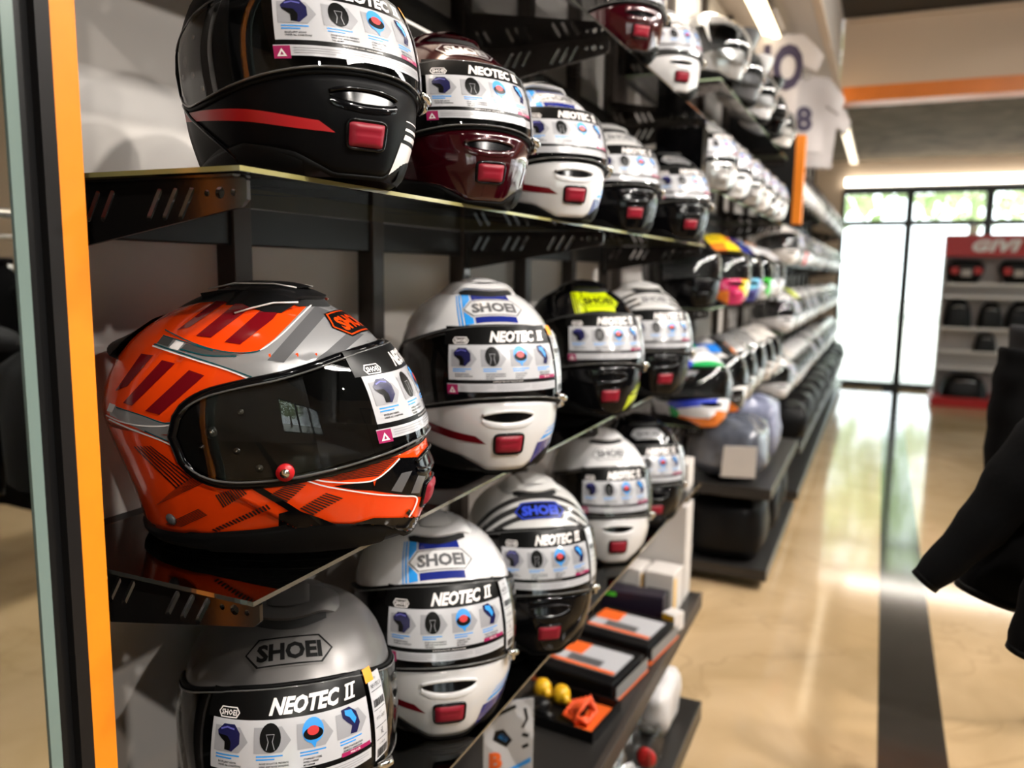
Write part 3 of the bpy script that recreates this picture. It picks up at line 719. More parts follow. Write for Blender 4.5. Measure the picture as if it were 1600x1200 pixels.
# upper rail + uprights of each bay
def bracket_plate():
    out_ = [(0, 0), (.335, 0), (.342, -.006), (.342, -.024), (.334, -.031), (0, -.088)]
    holes = []
    for c, r in ((.325, .0035), (.308, .006), (.291, .0035)): holes.append([(c+r*math.cos(-2*PI*i/10), -.017+r*math.sin(-2*PI*i/10)) for i in range(10)])
    for c in (.262, .240, .218, .150, .128, .106, .050, .030):
        a0 = (c-.007, -.040); a1 = (c+.009, -.014)
        d = Vector((a1[0]-a0[0], a1[1]-a0[1])).normalized(); nn = Vector((-d.y, d.x)); r = .0036; pl = []
        for i in range(7): t = -PI/2+PI*i/6; v = d*math.cos(t)*r+nn*math.sin(t)*r; pl.append((a1[0]+v.x, a1[1]+v.y))
        for i in range(7): t = PI/2+PI*i/6; v = d*math.cos(t)*r+nn*math.sin(t)*r; pl.append((a0[0]+v.x, a0[1]+v.y))
        holes.append(pl[::-1])
    loops = [out_]+holes; fp = [p for l in loops for p in l]; mb = MB()
    tr = tessellate_polygon([[Vector((p[0], p[1], 0)) for p in l] for l in loops]); th = .0025
    for y in (-th, th): mb.add([(p[0], y, p[1]) for p in fp], [tuple(t) if y > 0 else tuple(t)[::-1] for t in tr], 0, False)
    for l in loops:
        k = len(l); mb.add([(p[0], -th, p[1]) for p in l]+[(p[0], th, p[1]) for p in l], [(i, (i+1) % k, (i+1) % k+k, i+k) for i in range(k)], 0, False)
    mb.box((0, -.011, -.0025), (.335, .011, 0)); mb.box((-.002, -.014, -.10), (.004, .014, .0))
    for z in (-.02, -.08): mb.tube([(.004, 0.008, z), (.009, .008, z)], .005, 10)
    return mb.mesh('bracket', [M_BRACK])
BRME = bracket_plate()
def bay(y0, y1, zs_list, label, ups, brs, pitch_rail=.06, xf=XF, zt=2.99):
    t = thing('shelving_frame', label, 'shelving', (XW-.02, (y0+y1)/2, 0))
    ox, oy = XW-.02, (y0+y1)/2
    for y in ups: MB().box((-.004, y-.02-oy, 0), (.032, y+.020-oy, zt), 0, .002).build('upright', M_FRAME, t)
    for z in zs_list: MB().box((-.002, y0-oy, z-.062), (.026, y1-oy, z-.004), 0, .002).build('rail', M_FRAMED, t)
    for z in zs_list:
        for y in brs:
            o = link('bracket', BRME, t, (.030, y-oy, z-GT-.001))
    return t
def shelf(y0, y1, z, label, edge=M_GEDGE2, xf=XF, g=None):
    mb = MB().box((XW+.015, y0, z-GT), (xf, y1, z))
    # material for the polished front and end edges
    mb.m = [0, 0, 1, 1, 1, 1]
    return wthing('glass_shelf', mb, [M_SGLASS, edge], label, 'shelf', g)
ups1 = [.62+.375*k for k in range(7)]
bay(.57, 2.90, (Z0, Z1, Z2, Z3), 'dark steel uprights, rails and slotted brackets of the nearest shelf bay', ups1, (.632, 1.745, 2.80))
shelf(.612, 2.83, Z0, 'highest glass shelf of the nearest bay, under the cut-off wine red helmet')
shelf(.612, 2.83, Z1, 'glass shelf with a yellowish edge under the row led by the matt black helmet', M_GEDGE)
shelf(.612, 2.83, Z2, 'glass shelf with a thin bright edge under the orange helmet')
shelf(.612, 2.95, Z3, 'lowest glass shelf of the nearest bay, under the matt grey helmet')
# column with mirror at the near end
struct(bx('wall_column', (-1.0, -3.5, 0), (-.705, YC-.002, 3.0), M_BLACK), 'black column closing the near end of the shelf wall', 'wall')
struct(bx('trim_2', (-.7045, .527, 0), (-.697, YC+.001, 3.0), M_ORANGE), 'orange vertical stripe on the corner of the black column', 'trim')
struct(bx('trim_3', (-.7045, .512, 0), (-.695, .5265, 3.0), M_FRAMED), 'dark metal strip beside the orange stripe', 'trim')
mmir = mat('mirror_silver', (.82, .84, .82), .01, metal=1.)
wm = thing('wall_mirror', 'tall wall mirror at the left picture edge showing clothes and floor', 'mirror', (-.700, -.6, .12))
MB().box((0, -1.5, 0), (.006, 1.078, 2.75)).build('mirror_glass', mmir, wm); MB().box((-.001, 1.0785, 0), (.008, 1.090, 2.75)).build('mirror_edge', mat('green_glass_edge', (.16, .22, .20), .25), wm)

# metal deck, base platform
M_DECK = mat('dark_deck_steel', (.035, .032, .030), .35, metal=.4, bump=.05, nscale=120)
dk = thing('display_deck', 'dark metal deck at knee height carrying trays and small boxes', 'shelf', (-.75, 1.7, 0))
MB().box((-.18, -1.12, .285), (.205, 1.29, .30), 0, .002).build('deck_panel', M_DECK, dk); MB().box((.188, -1.12, .245), (.207, 1.29, .3015), 0, .002).build('front_lip', M_FRAME, dk)
for y in (-1.05, .1, 1.2): MB().box((-.17, y-.02, .0), (-.13, y+.02, .285)).build('leg', M_FRAMED, dk)
wbox('base_platform', (-.93, .6, 0), (-.46, 2.62, .07), M_DECK, 'dark low platform on the floor below the metal deck', 'platform', bev=.004)

def cuboid(name, c, s, rz, m, label, cat, group=None, z=0, bev=.002):
    t = thing(name, label, cat, (c[0], c[1], z), rz, group); b = MB().box((-s[0]/2, -s[1]/2, 0), (s[0]/2, s[1]/2, s[2]), 0, bev).build('carton', m, t); return t
M_CARD = mat('white_carton', (.62, .58, .55), .6, noise=.04, nscale=12); M_LIDO = mat('tray_black_plastic', (.004, .004, .0045), .35, spec=.2)
M_ORC = mat('orange_card', (.75, .12, .015), .5); M_YEL = mat('yellow_plastic', (.75, .42, .01), .4); M_GRYC = mat('grey_card', (.2, .2, .2), .5); M_CLEAR = glass('clear_bag', (.95, .95, .95), 1.4, .5, .12, .0)
for i, (x, y, lab) in enumerate(((-.72, 2.20, 'black boxed set with orange and white label, nearer of the two on the deck'), (-.69, 2.47, 'black boxed set with orange and white label, farther of the two on the deck'))):
    t = thing('boxed_set', lab, 'box', (x, y, .3005), D(-8), 'boxed sets on the deck')
    MB().box((-.125, -.115, 0), (.125, .115, .055), 0, .006).build('case', M_LIDO, t); MB().box((-.135, -.122, 0), (.137, .122, .008), 0, .002).build('orange_base', M_ORC, t)
    c = MB(); c.box((-.11, -.065, .055), (.105, .075, .0585)); cc = c.build('label_card', M_PAPER, t)
    l = MB(); l.box((-.11, -.0, .0586), (-.03, .075, .0592)); l.box((-.11, -.065, .0586), (.105, -.05, .0592)); l.build('orange_print', M_ORC, cc)
    l = MB(); l.box((-.06, -.045, .0586), (.05, -.005, .0592)); l.build('picture_print', M_GREYD, cc)
    MB().box((.1372, -.11, .01), (.1376, .11, .05)).build('side_print', M_GRYC, t)
# open tray with gloves
t = thing('open_tray', 'shallow black tray with orange lining holding small goods, front of the deck', 'tray', (-.715, 1.965, .3005), D(-6)); t.scale = (.92, .74, 1)
tr = MB(); tr.box((-.13, -.125, 0), (.14, .125, .006)); 
for lo, hi in (((-.13, -.125, .006), (.14, -.118, .03)), ((-.13, .118, .006), (.14, .125, .03)), ((-.13, -.118, .006), (-.123, .118, .03)), ((.133, -.118, .006), (.14, .118, .03))): tr.box(lo, hi)
tr.build('tray_body', M_LIDO, t); MB().box((.06, -.112, .0062), (.128, .112, .009)).build('orange_lining', M_ORC, t)
TZ = .3095
q = MB()
for i in range(5): q.tube([(-.70+.012*i, 1.93+.008*math.sin(i), TZ+.010+.008*i), (-.69+.012*i, 1.97, TZ+.03+.006*i), (-.65+.008*i, 1.99-.01*i, TZ+.028), (-.63, 1.95-.01*i, TZ+.012), (-.66, 1.91, TZ+.010+.004*i)], .007, 8, closed=True)
wthing('orange_strap_coil', q, mat('orange_webbing', (.85, .09, .015), .5), 'coiled bright orange strap in the open tray', 'strap')
for k, (x, y) in enumerate(((-.80, 2.02), (-.74, 2.01))):
    q = MB(); q.lathe((x, y, TZ), [(0, 0), (.022, 0), (.026, .015), (.024, .03), (.016, .042), (0, .044)]); q.tube([(x, y, TZ+.03), (x+.03, y-.03, TZ+.016)], .011, 10)
    wthing('yellow_hand_tool', q, M_YEL, ('yellow rounded tool at the left rear of the open tray', 'yellow rounded tool between its twin and the orange strap')[k], 'tool')
q = MB(); q.ell((-.775, 1.93, TZ+.022), (.035, .025, .022)); q.tube([(-.79, 1.92, TZ+.02), (-.72, 1.88, TZ+.02)], .012, 10)
wthing('black_fitting', q, M_LIDO, 'lumpy black fitting lying in the open tray', 'fitting')
# white cartons
def whitebox(x, y, z, s, rz, label, patch=None):
    t = thing('white_carton', label, 'box', (x, y, z), D(rz)); MB().box((-s[0]/2, -s[1]/2, 0), (s[0]/2, s[1]/2, s[2]), 0, .002).build('carton', M_CARD, t)
    if patch:
        MB().box((-s[0]/2+.012, -s[1]/2-.0008, .015), (s[0]/2-.012, -s[1]/2-.0001, s[2]*.62)).build('grey_window', M_GRYC, t); MB().box((s[0]/2+.0001, -s[1]/2+.01, .01), (s[0]/2+.0008, -s[1]/2+.035, s[2]-.02)).build('yellow_strip', M_YEL, t)
    return t
whitebox(-.765, 2.79, .3005, (.105, .12, .15), -4, 'small white carton with grey window, left of its twin on the deck', True)
whitebox(-.645, 2.79, .3005, (.105, .12, .15), -4, 'small white carton with grey window and yellow strip, right of its twin', True)
whitebox(-.70, 2.925, .3005, (.22, .11, .36), 0, 'tall plain white carton standing at the far end of the deck')
whitebox(-.64, 2.86, Z3+.0005, (.12, .13, .10), 3, 'white carton beside the last black helmet on the lowest glass shelf')
t = thing('accessory_pack', 'black and purple box lying in front of the small white cartons', 'box', (-.72, 2.565, .3562+.003), D(3))
t.location = (-.72, 2.635, .3); 
bpy.data.objects.remove(t)
q = MB().box((-.80, 2.30, .3005), (-.795, 2.31, .301))
t = thing('accessory_box', 'black and purple box with a green mark, between the boxed sets and white cartons', 'box', (-.815, 2.505, .3605+.0), D(4)); t.location = (-.84, 2.535, .3005)
t.location = (-.715, 2.665, .3005)
MB().box((-.115, -.038, 0), (.105, .038, .10), 0, .004).build('carton', mat('dark_purple_box', (.012, .008, .018), .35), t); MB().box((-.10, -.0386, .082), (-.06, -.0381, .095)).build('green_mark', mat('green_print', (.08, .6, .03), .5), t)
t = thing('parts_pack', 'small yellow and white pack at the deck edge', 'box', (-.575, 2.56, .3085+.0), D(-20)); t.location = (-.572, 2.66-.03, .3015); MB().box((-.025, -.03, 0), (.025, .03, .06), 0, .002).build('carton', M_CARD, t); MB().box((-.022, -.0308, .006), (.022, -.0301, .056)).build('yellow_face', M_YEL, t)
# hanging accessory package below the third shelf
t = thing('hanging_package', 'white printed card in a clear bag hanging below the lowest glass shelf', 'package', (-.74, 1.62, .36), D(-52))
t.location = (-.668, 1.49, .425)
MB().box((0, -.055, .0), (.004, .055, .165)).build('card', M_PAPER, t)
f0 = lambda x, y: Vector((.0046, x, y))
q = MB(); put(q, text2d('B', .05, .036, .06, 0, 1, 2), f0, 0, -.028, .032); put(q, tess([([(0, .008), (.05, .030), (.05, .018), (.01, .003)], [])], .05), f0, 1)
put(q, tess([([(-.035, .080), (-.005, .060), (.008, .075), (-.012, .102), (-.03, .1)], [])], .05), f0, 2); put(q, tess([([(-.024, .085), (-.006, .071), (.000, .079), (-.016, .094)], [])], .05), f0, 1)
put(q, tess(ribbon([(-.03, .135), (.015, .152)], .008)+ribbon([(.03, .1), (.04, .12), (.035, .145)], .006)+ribbon([(.03, .085), (.044, .08)], .008)+ribbon([(.03, .055), (.044, .06)], .008), .05), f0, 2)
q.build('card_print', [M_ORC, M_PBLUE, M_PBLK], t); 
q = MB(); q.grid([[(.006+.006*math.sin(i*1.3+j), -.062+.124*i/6, -.005+.225*j/8) for i in range(7)] for j in range(9)]); q.build('clear_bag', M_CLEAR, t); MB().tube([(0.004, 0, .165), (.004, 0, .325)], .002, 6).build('hanger', M_CHR, t)
# things under the deck
def blob(name, c, r, m, label, cat, amp=.1, seed=1, n=3.4, group=None, box=1.0, rz=0):
    mb = MB(); G = []; rng = random.Random(seed); ph = [rng.uniform(0, 6.28) for _ in range(8)]
    for i in range(15):
        row = []
        v = PI*i/14
        for j in range(28):
            u = 2*PI*j/28; q = 2/n
            sx = math.copysign(abs(math.sin(v))**q, 1)*math.copysign(abs(math.cos(u))**q, math.cos(u)); sy = abs(math.sin(v))**q*math.copysign(abs(math.sin(u))**q, math.sin(u)); sz = math.copysign(abs(math.cos(v))**q, math.cos(v))
            k = 1+amp*(math.sin(3*u+ph[0])*math.sin(2*v+ph[1])+.6*math.sin(5*u+ph[2]+3*v)+.4*math.sin(9*v+ph[3]+u))
            row.append((sx*r[0]*k, sy*r[1]*k, r[2]+sz*r[2]*(k if sz > 0 else 1)))
        G.append(row)
    mb.grid(G, closed=True, flip=True)
    t = thing(name, label, cat, c, rz, group); mb.build('body', m, t); return t
t = blob('plastic_bag', (-.56, 2.05, .0705), (.06, .09, .075), M_CLEAR, 'crumpled clear plastic bag with a red mark on the low platform', 'bag', .12, 4); t.location = (-.545, 2.12, .0705)
q = MB(); q.ell((0.035, -.04, .09), (.028, .015, .03)); q.build('red_content', M_PRED, t)
t = blob('wrapped_goods', (-.56, 2.42, .0705), (.055, .12, .08), mat('white_wrap', (.6, .58, .58), .4), 'white wrapped goods standing behind the clear bag on the platform', 'package', .1, 5)
blob('black_pouch', (-.62, 1.86, .0705), (.07, .09, .055), M_CLOTH, 'black cloth pouch on the low platform under the deck', 'pouch', .06, 6)

# ================================================================== bay 2 .. 4
def upsr(a, b): k = int((b-a)/.55)+1; return [a+(b-a)*i/(k-1) for i in range(k)] if k > 1 else [a]
B2 = (2.95, 5.15); B3 = (5.42, 7.95); B4 = (8.05, 11.75)
bay(*B2, (2.17, 1.79, 1.375, .94), 'dark steel frame of the second shelf bay', upsr(3.0, 5.1), (3.0, 5.1))
bay(*B3, (1.99, 1.56, 1.13, .70), 'dark steel frame of the third shelf bay, beyond the orange strip', upsr(5.46, 7.9), (5.5, 7.9))
bay(*B4, (1.99, 1.56, 1.13, .70), 'dark steel frame of the farthest shelf bay, next to the window', upsr(8.1, 11.7), (8.1, 11.7))
M_GE3 = mat('light_green_glass_edge', (.36, .46, .30), .15, coat=.4)
ordn = {2: 'second', 3: 'third', 4: 'farthest'}
for bi, (y0, y1), zz in ((2, B2, (2.17, 1.79, 1.375, .94)), (3, B3, (1.99, 1.56, 1.13, .70)), (4, B4, (1.99, 1.56, 1.13, .70))):
    for k, z in enumerate(zz): shelf(y0+.02, y1-.02, z, '%s glass shelf of the %s bay' % (('highest', 'upper middle', 'lower middle', 'lowest')[k], ordn[bi]), M_GE3)
# black end panel between bays 1 and 2, orange column strip between bays 2 and 3
wbox('display_box', (-.72, 2.735, Z1+.0005), (-.565, 2.825, 1.97), M_GLOSSB, 'glossy black upright box at the far end of the upper glass shelf', 'box')
t = thing('divider_panel', 'black end panel with an orange edge strip above the second and third bays', 'panel', (-.70, 5.27, 1.80))
MB().box((-.2445, -.03, 0), (.169, .03, .52)).build('panel', M_BLACK, t); MB().box((.170, -.032, 0), (.225, .032, .52), 0, .003).build('orange_edge', M_ORANGE, t)

PATC = [patches('racing_paint_rainbow', [(.75, .73, .7), (.8, .2, .02), (.6, .02, .12), (.8, .6, .02), (.7, .7, .7)], 7, seed=1.),
        patches('racing_paint_sky', [(.15, .5, .7), (.75, .75, .75), (.02, .03, .2), (.1, .02, .2)], 8, seed=2.3),
        patches('racing_paint_green', [(.03, .55, .02), (.75, .75, .7), (.02, .02, .02), (.7, .2, .02), (.7, .7, .7)], 9, seed=3.1),
        patches('racing_paint_blue', [(.75, .75, .78), (.04, .07, .6), (.75, .75, .78), (.02, .4, .1), (.8, .2, .02)], 7, seed=4.4),
        patches('racing_paint_orange', [(.85, .18, .01), (.02, .2, .7), (.75, .72, .7), (.3, .3, .3), (.02, .02, .02)], 9, seed=5.2)]
M_CREAM = mat('pearl_white_paint', (.66, .62, .58), .18, coat=.7); M_SIL2 = mat('bright_silver_paint', (.55, .54, .53), .22, metal=.6, coat=.6)
rng = random.Random(11)
KW = dict(far=True, emblem=None)
def far_h(x, y, z, m, label, chin=None, st=False, tg=True, group=None, s=1.0, deg=None):
    return helmet((x, y, z), deg if deg is not None else -45+rng.uniform(-8, 8), s, label, m, chin, sticker=st, tagp=tg, group=group, **KW)
# second bay
far_h(-.665, 3.12, 1.79, M_SIL2, 'silver helmet with white sticker, first on the second bay shelf above eye level', st=True)
for i, y in enumerate((3.46, 3.80, 4.14, 4.48, 4.82)): far_h(-.665, y, 1.79, [M_WHITE, M_SIL2, M_CREAM, M_SIL2, M_WHITE][i], 'pale glossy helmet with white tag in the row above eye level of the second bay', st=True, group='pale helmets on the upper middle shelf of the second bay')
far_h(-.70, 3.08, 1.375, M_GLOSSB, 'glossy black helmet with dark visor, first on the lower middle shelf of the second bay', tg=False, s=1.05)
far_h(-.645, 3.40, 1.375, PATC[0], 'white helmet with red, orange and yellow patches in the second bay', s=1.04)
far_h(-.65, 3.80, 1.375, PATC[1], 'sky blue and dark patterned helmet beside the bright green one', s=1.04)
far_h(-.655, 4.20, 1.375, PATC[2], 'bright green, black and white patterned helmet in the second bay', s=1.04)
for y in (4.55, 4.88): far_h(-.66, y, 1.375, M_WHITE, 'white helmet at the far end of the lower middle shelf of the second bay', group='white helmets beside the green patterned one')
far_h(-.65, 3.10, .94, PATC[3], 'white helmet with blue swirls, first on the lowest glass shelf of the second bay', s=1.08)
far_h(-.65, 3.46, .94, PATC[4], 'orange and blue patterned helmet on the lowest glass shelf of the second bay', s=1.08)
for i, y in enumerate((3.84, 4.20)): far_h(-.66, y, .94, M_SIL2, 'mirror-bright silver helmet on the lowest glass shelf of the second bay', s=1.05, group='silver helmets on the lowest glass shelf of the second bay')
for y in (4.55, 4.88): far_h(-.66, y, .94, M_CREAM, 'cream white helmet at the far end of the lowest glass shelf of the second bay', group='cream helmets on the lowest glass shelf of the second bay')
# third and farthest bays
rows = {1.99: 'highest', 1.56: 'upper middle', 1.13: 'lower middle', .70: 'lowest'}
for bi, (y0, y1) in ((3, B3), (4, B4)):
    for z in (1.99, 1.56, 1.13, .70):
        k = 8 if bi == 3 else 12
        for i in range(k):
            y = y0+.20+(y1-y0-.4)*i/(k-1); c = rng.random()
            if z == 1.13 and bi == 3 and i == 2: far_h(-.655, y, z, M_NEON, 'neon yellow topped helmet among white ones in the third bay', M_WHITE); continue
            if z == 1.56 and bi == 3 and i == 2: far_h(-.655, y, z, M_WHITE, 'white helmet with red chin in the third bay', M_PRED); continue
            if z == 1.56 and bi == 3 and i == 4: far_h(-.655, y, z, M_BLUE, 'royal blue topped helmet with white chin in the third bay', M_WHITE); continue
            far_h(-.655, y, z, (M_WHITE, M_CREAM, M_SIL2)[int(c*3)], 'pale helmet, one of the even row on the %s shelf of the %s bay' % (rows[z], ordn[bi]), st=c > .6, group='pale helmets on the %s shelf of the %s bay' % (rows[z], ordn[bi]))
# open-face helmets with peaks on the high shelf of the second bay
def bubble():
    G = []
    for i in range(15):
        t = i/14; row = []
        for j in range(31):
            a = D(-100+200*j/30); z = lerp(.055, .215, t); row.append(P(a, z, .006+.016*math.sin(PI*t)*max(0, math.cos(a*.85))))
        G.append(row)
    return MB().grid(G)
ME['bubble'] = bubble().mesh('bubble_visor', [M_VIS])
def peakm():
    G = []
    for i in range(8):
        t = i/7; G.append([P(D(-58+116*j/16), .212+.010*t, .002+.075*t*(1-.5*((j-8)/8)**2)) for j in range(17)])
    mb = MB(); mb.grid(G); mb.grid([[p-Vector((0, 0, .003)) for p in r] for r in G], flip=True); return mb
ME['peak'] = peakm().mesh('peak', [M_GLOSSB])
for i, (y, m, lab, pk) in enumerate(((2.98+.14, M_SIL2, 'silver open-face helmet with a long clear shield on the high shelf, nearest of its row', 0), (3.50, M_GREYD, 'dark grey open-face helmet with a pointed peak on the high shelf', 1), (3.92, M_WHITE, 'white open-face helmet with a pointed peak on the high shelf', 1), (4.35, M_GLOSSB, 'black open-face helmet with a peak on the high shelf', 1), (4.78, M_CREAM, 'cream open-face helmet at the far end of the high shelf', 0))):
    t = thing('open_face_helmet', lab, 'helmet', (-.66, y, 2.17), D(-30)); part('shell', t, m); part('eye_port', t); part('neck_trim', t)
    if pk: link('peak', ME['peak'], t).data; 
    v = link('bubble_visor', ME['bubble'], t)
    if pk: t.children[-2].material_slots[0].link = 'OBJECT'; t.children[-2].material_slots[0].material = m
far_h(-.66, 2.70, 2.0, M_GLOSSB, 'glossy black helmet half hidden behind the white one on the highest glass shelf', tg=False, s=.9) if False else None

# low rack with bags in bay 2/3
def rack(y0, y1, z1, label):
    lr = thing('low_rack', label, 'rack', (-.66, (y0+y1)/2, 0)); L_ = (y1-y0)/2
    for z in (.05, z1-.055): MB().box((-.22, -L_, z), (.25, L_, z+.055), 0, .003).build('board', M_DECK, lr)
    for y in (-L_+.04, L_-.04): MB().box((-.235, y-.02, .0), (-.221, y+.02, z1)).build('post', M_FRAMED, lr)
rack(3.88, 5.2, .50, 'low dark rack with bags under the second shelf bay'); rack(5.45, 11.6, .40, 'long low dark rack with backpacks under the third and farthest bays')
M_BAG = mat('black_nylon', (.003, .003, .0035), .45, spec=.15, bump=.6, nscale=25); M_HAZE = mat('grey_blue_plastic_wrap', (.10, .11, .14), .25, noise=.8, nscale=18, coat=.6, bump=.8)
labs = ['black glossy bag, nearest on the lower board of the low rack', 'black bag, second on the lower board of the low rack', 'black bag, third on the lower board of the low rack', 'black bag, fourth on the lower board of the low rack']
for i in range(3):
    t = blob('black_bag', (-.63, 4.10+.43*i, .1055), (.19, .19, .155), M_BAG, labs[i], 'bag', .05, 20+i, 4.); q = MB().tube([(-.06, -.08, .27), (-.03, -.08, .325), (.03, -.08, .325), (.06, -.08, .27)], .008, 8).build('handle', M_RUB, t)
t = blob('wrapped_bag', (-.65, 4.10, .5005), (.19, .17, .15), M_HAZE, 'grey and blue goods in clear wrap with a white card, on the low rack', 'bag', .08, 31, 3.)
q = MB(); q.add([(.0, -.192, .03), (.16, -.192, .04), (.16, -.192, .19), (.01, -.192, .18), (.0, -.182, .03), (.16, -.182, .04), (.16, -.182, .19), (.01, -.182, .18)], [(0, 1, 2, 3), (7, 6, 5, 4), (0, 4, 5, 1), (1, 5, 6, 2), (2, 6, 7, 3), (3, 7, 4, 0)], 0, False); q.build('white_card', M_CARD, t)
blob('wrapped_bag', (-.63, 4.56, .5005), (.18, .17, .17), mat('pale_wrap', (.28, .30, .42), .25, noise=.8, nscale=14, bump=.8), 'pale blue and white wrapped bag behind the one with the white card', 'bag', .09, 32, 3.)
for i in range(12): blob('black_backpack', (-.58, 5.72+.50*i, .4005), (.19, .20, .125), M_BAG, 'black backpack standing in the row on the long low rack', 'backpack', .06, 40+i, 3.2, group='black backpacks on the low rack')

# jerseys hanging above the shelves
M_JER = mat('white_jersey_cloth', (.50, .46, .45), .8, bump=.3, nscale=50); M_NAVY = mat('navy_lettering', (.03, .02, .05), .7)
def jersey(x, y, z, w, h, rz, label, txt, th=.30, seed=0, tw=None, tdy=.45):
    t = thing('racing_jersey', label, 'jersey', (x, y, z), D(rz)); 
    prof_ = [(-w*.36, 0), (-w*.37, h*.62), (-w*.62, h*.50), (-w*.70, h*.70), (-w*.40, h*.98), (-w*.14, h), (0, h*.94), (w*.14, h), (w*.40, h*.98), (w*.70, h*.70), (w*.62, h*.50), (w*.37, h*.62), (w*.36, 0)]
    V, F = tess([(prof_, [])], .06); q = MB()
    fr = lambda px, py, o: (px, o-.02*math.sin(px*17+seed)*math.cos(py*9), py)
    e = lambda px, py: -.022*max(0, 1-abs(px)/(w*.72))**.5
    q.add([fr(px, py, e(px, py)-.006) for px, py in V], F); q.add([fr(px, py, .022) for px, py in V], [f[::-1] for f in F])
    k = len(prof_); q.add([fr(px, py, e(px, py)-.006) for px, py in prof_]+[fr(px, py, .022) for px, py in prof_], [(i, (i+1) % k, (i+1) % k+k, i+k) for i in range(k)])
    b = q.build('body', M_JER, t)
    q = MB(); put(q, text2d(txt, .05, th, .05, 0, 1.1, 3, tw), lambda px, py: Vector(fr(px, py, e(px, py)-.010)), 0, 0, h*tdy); q.build('lettering', M_NAVY, t)
    q = MB(); q.tube([(-w*.2, .01, h*.97), (0, .01, h*1.03), (w*.2, .01, h*.97)], .006, 8); q.tube([(0, .01, h*1.03), (0, .01, h*1.03+.05)], .003, 6); q.build('hanger', M_CHR, t); return t
jersey(-.70, 5.42, 2.475, .40, .47, 4, 'white jersey with large navy letters, nearest of those hung under the ceiling', 'HO', .25, 0, .335, .60)
jersey(-.60, 6.3, 2.36, .40, .52, 22, 'white jersey with small dark marks, second of those hung under the ceiling', '8', .16, 1)
jersey(-.58, 7.2, 2.36, .40, .52, 26, 'white jersey with a dark number one, third of those hung under the ceiling', '1', .20, 2)
wbox('jersey_rail', (-.66, 4.9, 2.952), (-.64, 8.0, 2.972), M_CHR, 'metal rail under the ceiling carrying the white jerseys', 'rail')

# ================================================================== jackets on the right
def jacket(x, y, z, rz, label, left, right, w=.24, hgt=.58, m=M_CLOTH, mark=None, rr=(.068, .044)):
    """x,y,z = hem centre; sleeves given as 3 points each relative to it"""
    t = thing('riding_jacket', label, 'jacket', (x, y, z), D(rz)); q = MB(); G = []
    for i in range(15):
        k = i/14; hw = np.interp(k, [0, .2, .6, .85, .95, 1], [w*.96, w, w*.98, w*.92, w*.55, w*.30]); hd = np.interp(k, [0, .5, .85, 1], [.055, .07, .068, .045])
        G.append([(hw*math.copysign(abs(math.cos(a))**.8, math.cos(a)), hd*math.sin(a)*(1+.12*math.sin(5*a+4*k)), hgt*k+.006*math.sin(6*a)) for a in [2*PI*j/32 for j in range(32)]])
    q.grid(G, closed=True); q.add(G[0], [tuple(range(32))[::-1]]); q.build('body', m, t)
    q = MB(); q.tube([(-.075*math.cos(a), .05*math.sin(a), hgt+.012) for a in [2*PI*j/14 for j in range(14)]], .016, 8, closed=True); q.build('collar', m, t)
    r0_ = rr
    for S in (left, right):
        pts = spl(S, 6); n = len(pts); rr = [lerp(r0_[0], r0_[1], i/(n-1))*(1+.05*math.sin(i*1.7)) for i in range(n)]; q = MB(); q.tube(pts, rr, 18); sl = q.build('sleeve', m, t)
        q = MB(); q.tube([pts[-2], pts[-1]], [rr[-1]*1.08, rr[-1]*1.08], 18); q.build('cuff', M_RUB, sl)
    q = MB(); q.tube([(-.17, 0, hgt-.05), (0, 0, hgt+.03), (.17, 0, hgt-.05)], .009, 8); q.tube([(0, 0, hgt+.03), (0, 0, hgt+.10)], .003, 6); q.build('hanger', M_CHR, t)
    if mark:
        q = MB(); mx_, mz_ = mark; q.tube([(mx_+.022*math.cos(a), -.074, mz_+.018*math.sin(a)) for a in [PI*.3+PI*1.3*j/10 for j in range(11)]], .003, 6); q.build('chest_mark', M_SILV, t)
        q = MB().box((mx_-.03, -.076, mz_-.038), (mx_+.03, -.073, mz_-.030)).build('magenta_piping', M_PMAG, t)
    return t
RS = [(.2, 0, .38), (.26, 0, .26), (.27, 0, .1), (.26, -.01, -.05)]
def rl(pts, o): return [tuple(a-b for a, b in zip(p, o)) for p in pts]
o_ = (.50, 1.54, .95); jacket(*o_, 0, 'black riding jacket, nearest of those hanging at the right picture edge', rl([(.31, 1.53, 1.27), (.245, 1.52, 1.21), (.175, 1.51, 1.09), (.098, 1.50, .985)], o_), RS, w=.235, hgt=.38, mark=(-.15, .29), rr=(.07, .024))
o_ = (.53, 1.71, .95); jacket(*o_, 0, 'black riding jacket behind the nearest one, its wide sleeve hanging straight down', rl([(.34, 1.66, 1.25), (.27, 1.62, 1.15), (.235, 1.60, 1.05), (.205, 1.585, .945)], o_), RS, w=.22, hgt=.38, rr=(.065, .054))
o_ = (.50, 1.38, .93); jacket(*o_, 0, 'black riding jacket cut by the right picture edge, its cuff lowest', rl([(.34, 1.38, 1.24), (.29, 1.39, 1.14), (.26, 1.40, 1.02), (.238, 1.40, .93)], o_), RS, w=.20, hgt=.36, rr=(.06, .028))
o_ = (.53, 2.35, .92); jacket(*o_, 0, 'black slim jacket farther back on the right, behind the nearest jackets', [(-.2, 0, .40), (-.215, -.01, .3), (-.22, -.01, .15), (-.215, -.01, .0)], RS, w=.23, hgt=.47, rr=(.055, .045))
o_ = (.60, 2.75, .90); jacket(*o_, 0, 'dark grey jacket, farthest of those hanging on the right', [(-.2, 0, .46), (-.21, 0, .3), (-.215, 0, .15), (-.215, 0, .0)], RS, w=.22, hgt=.54, m=mat('dark_grey_cloth', (.02, .02, .022), .9, spec=.2, bump=.4, nscale=60), rr=(.055, .045))
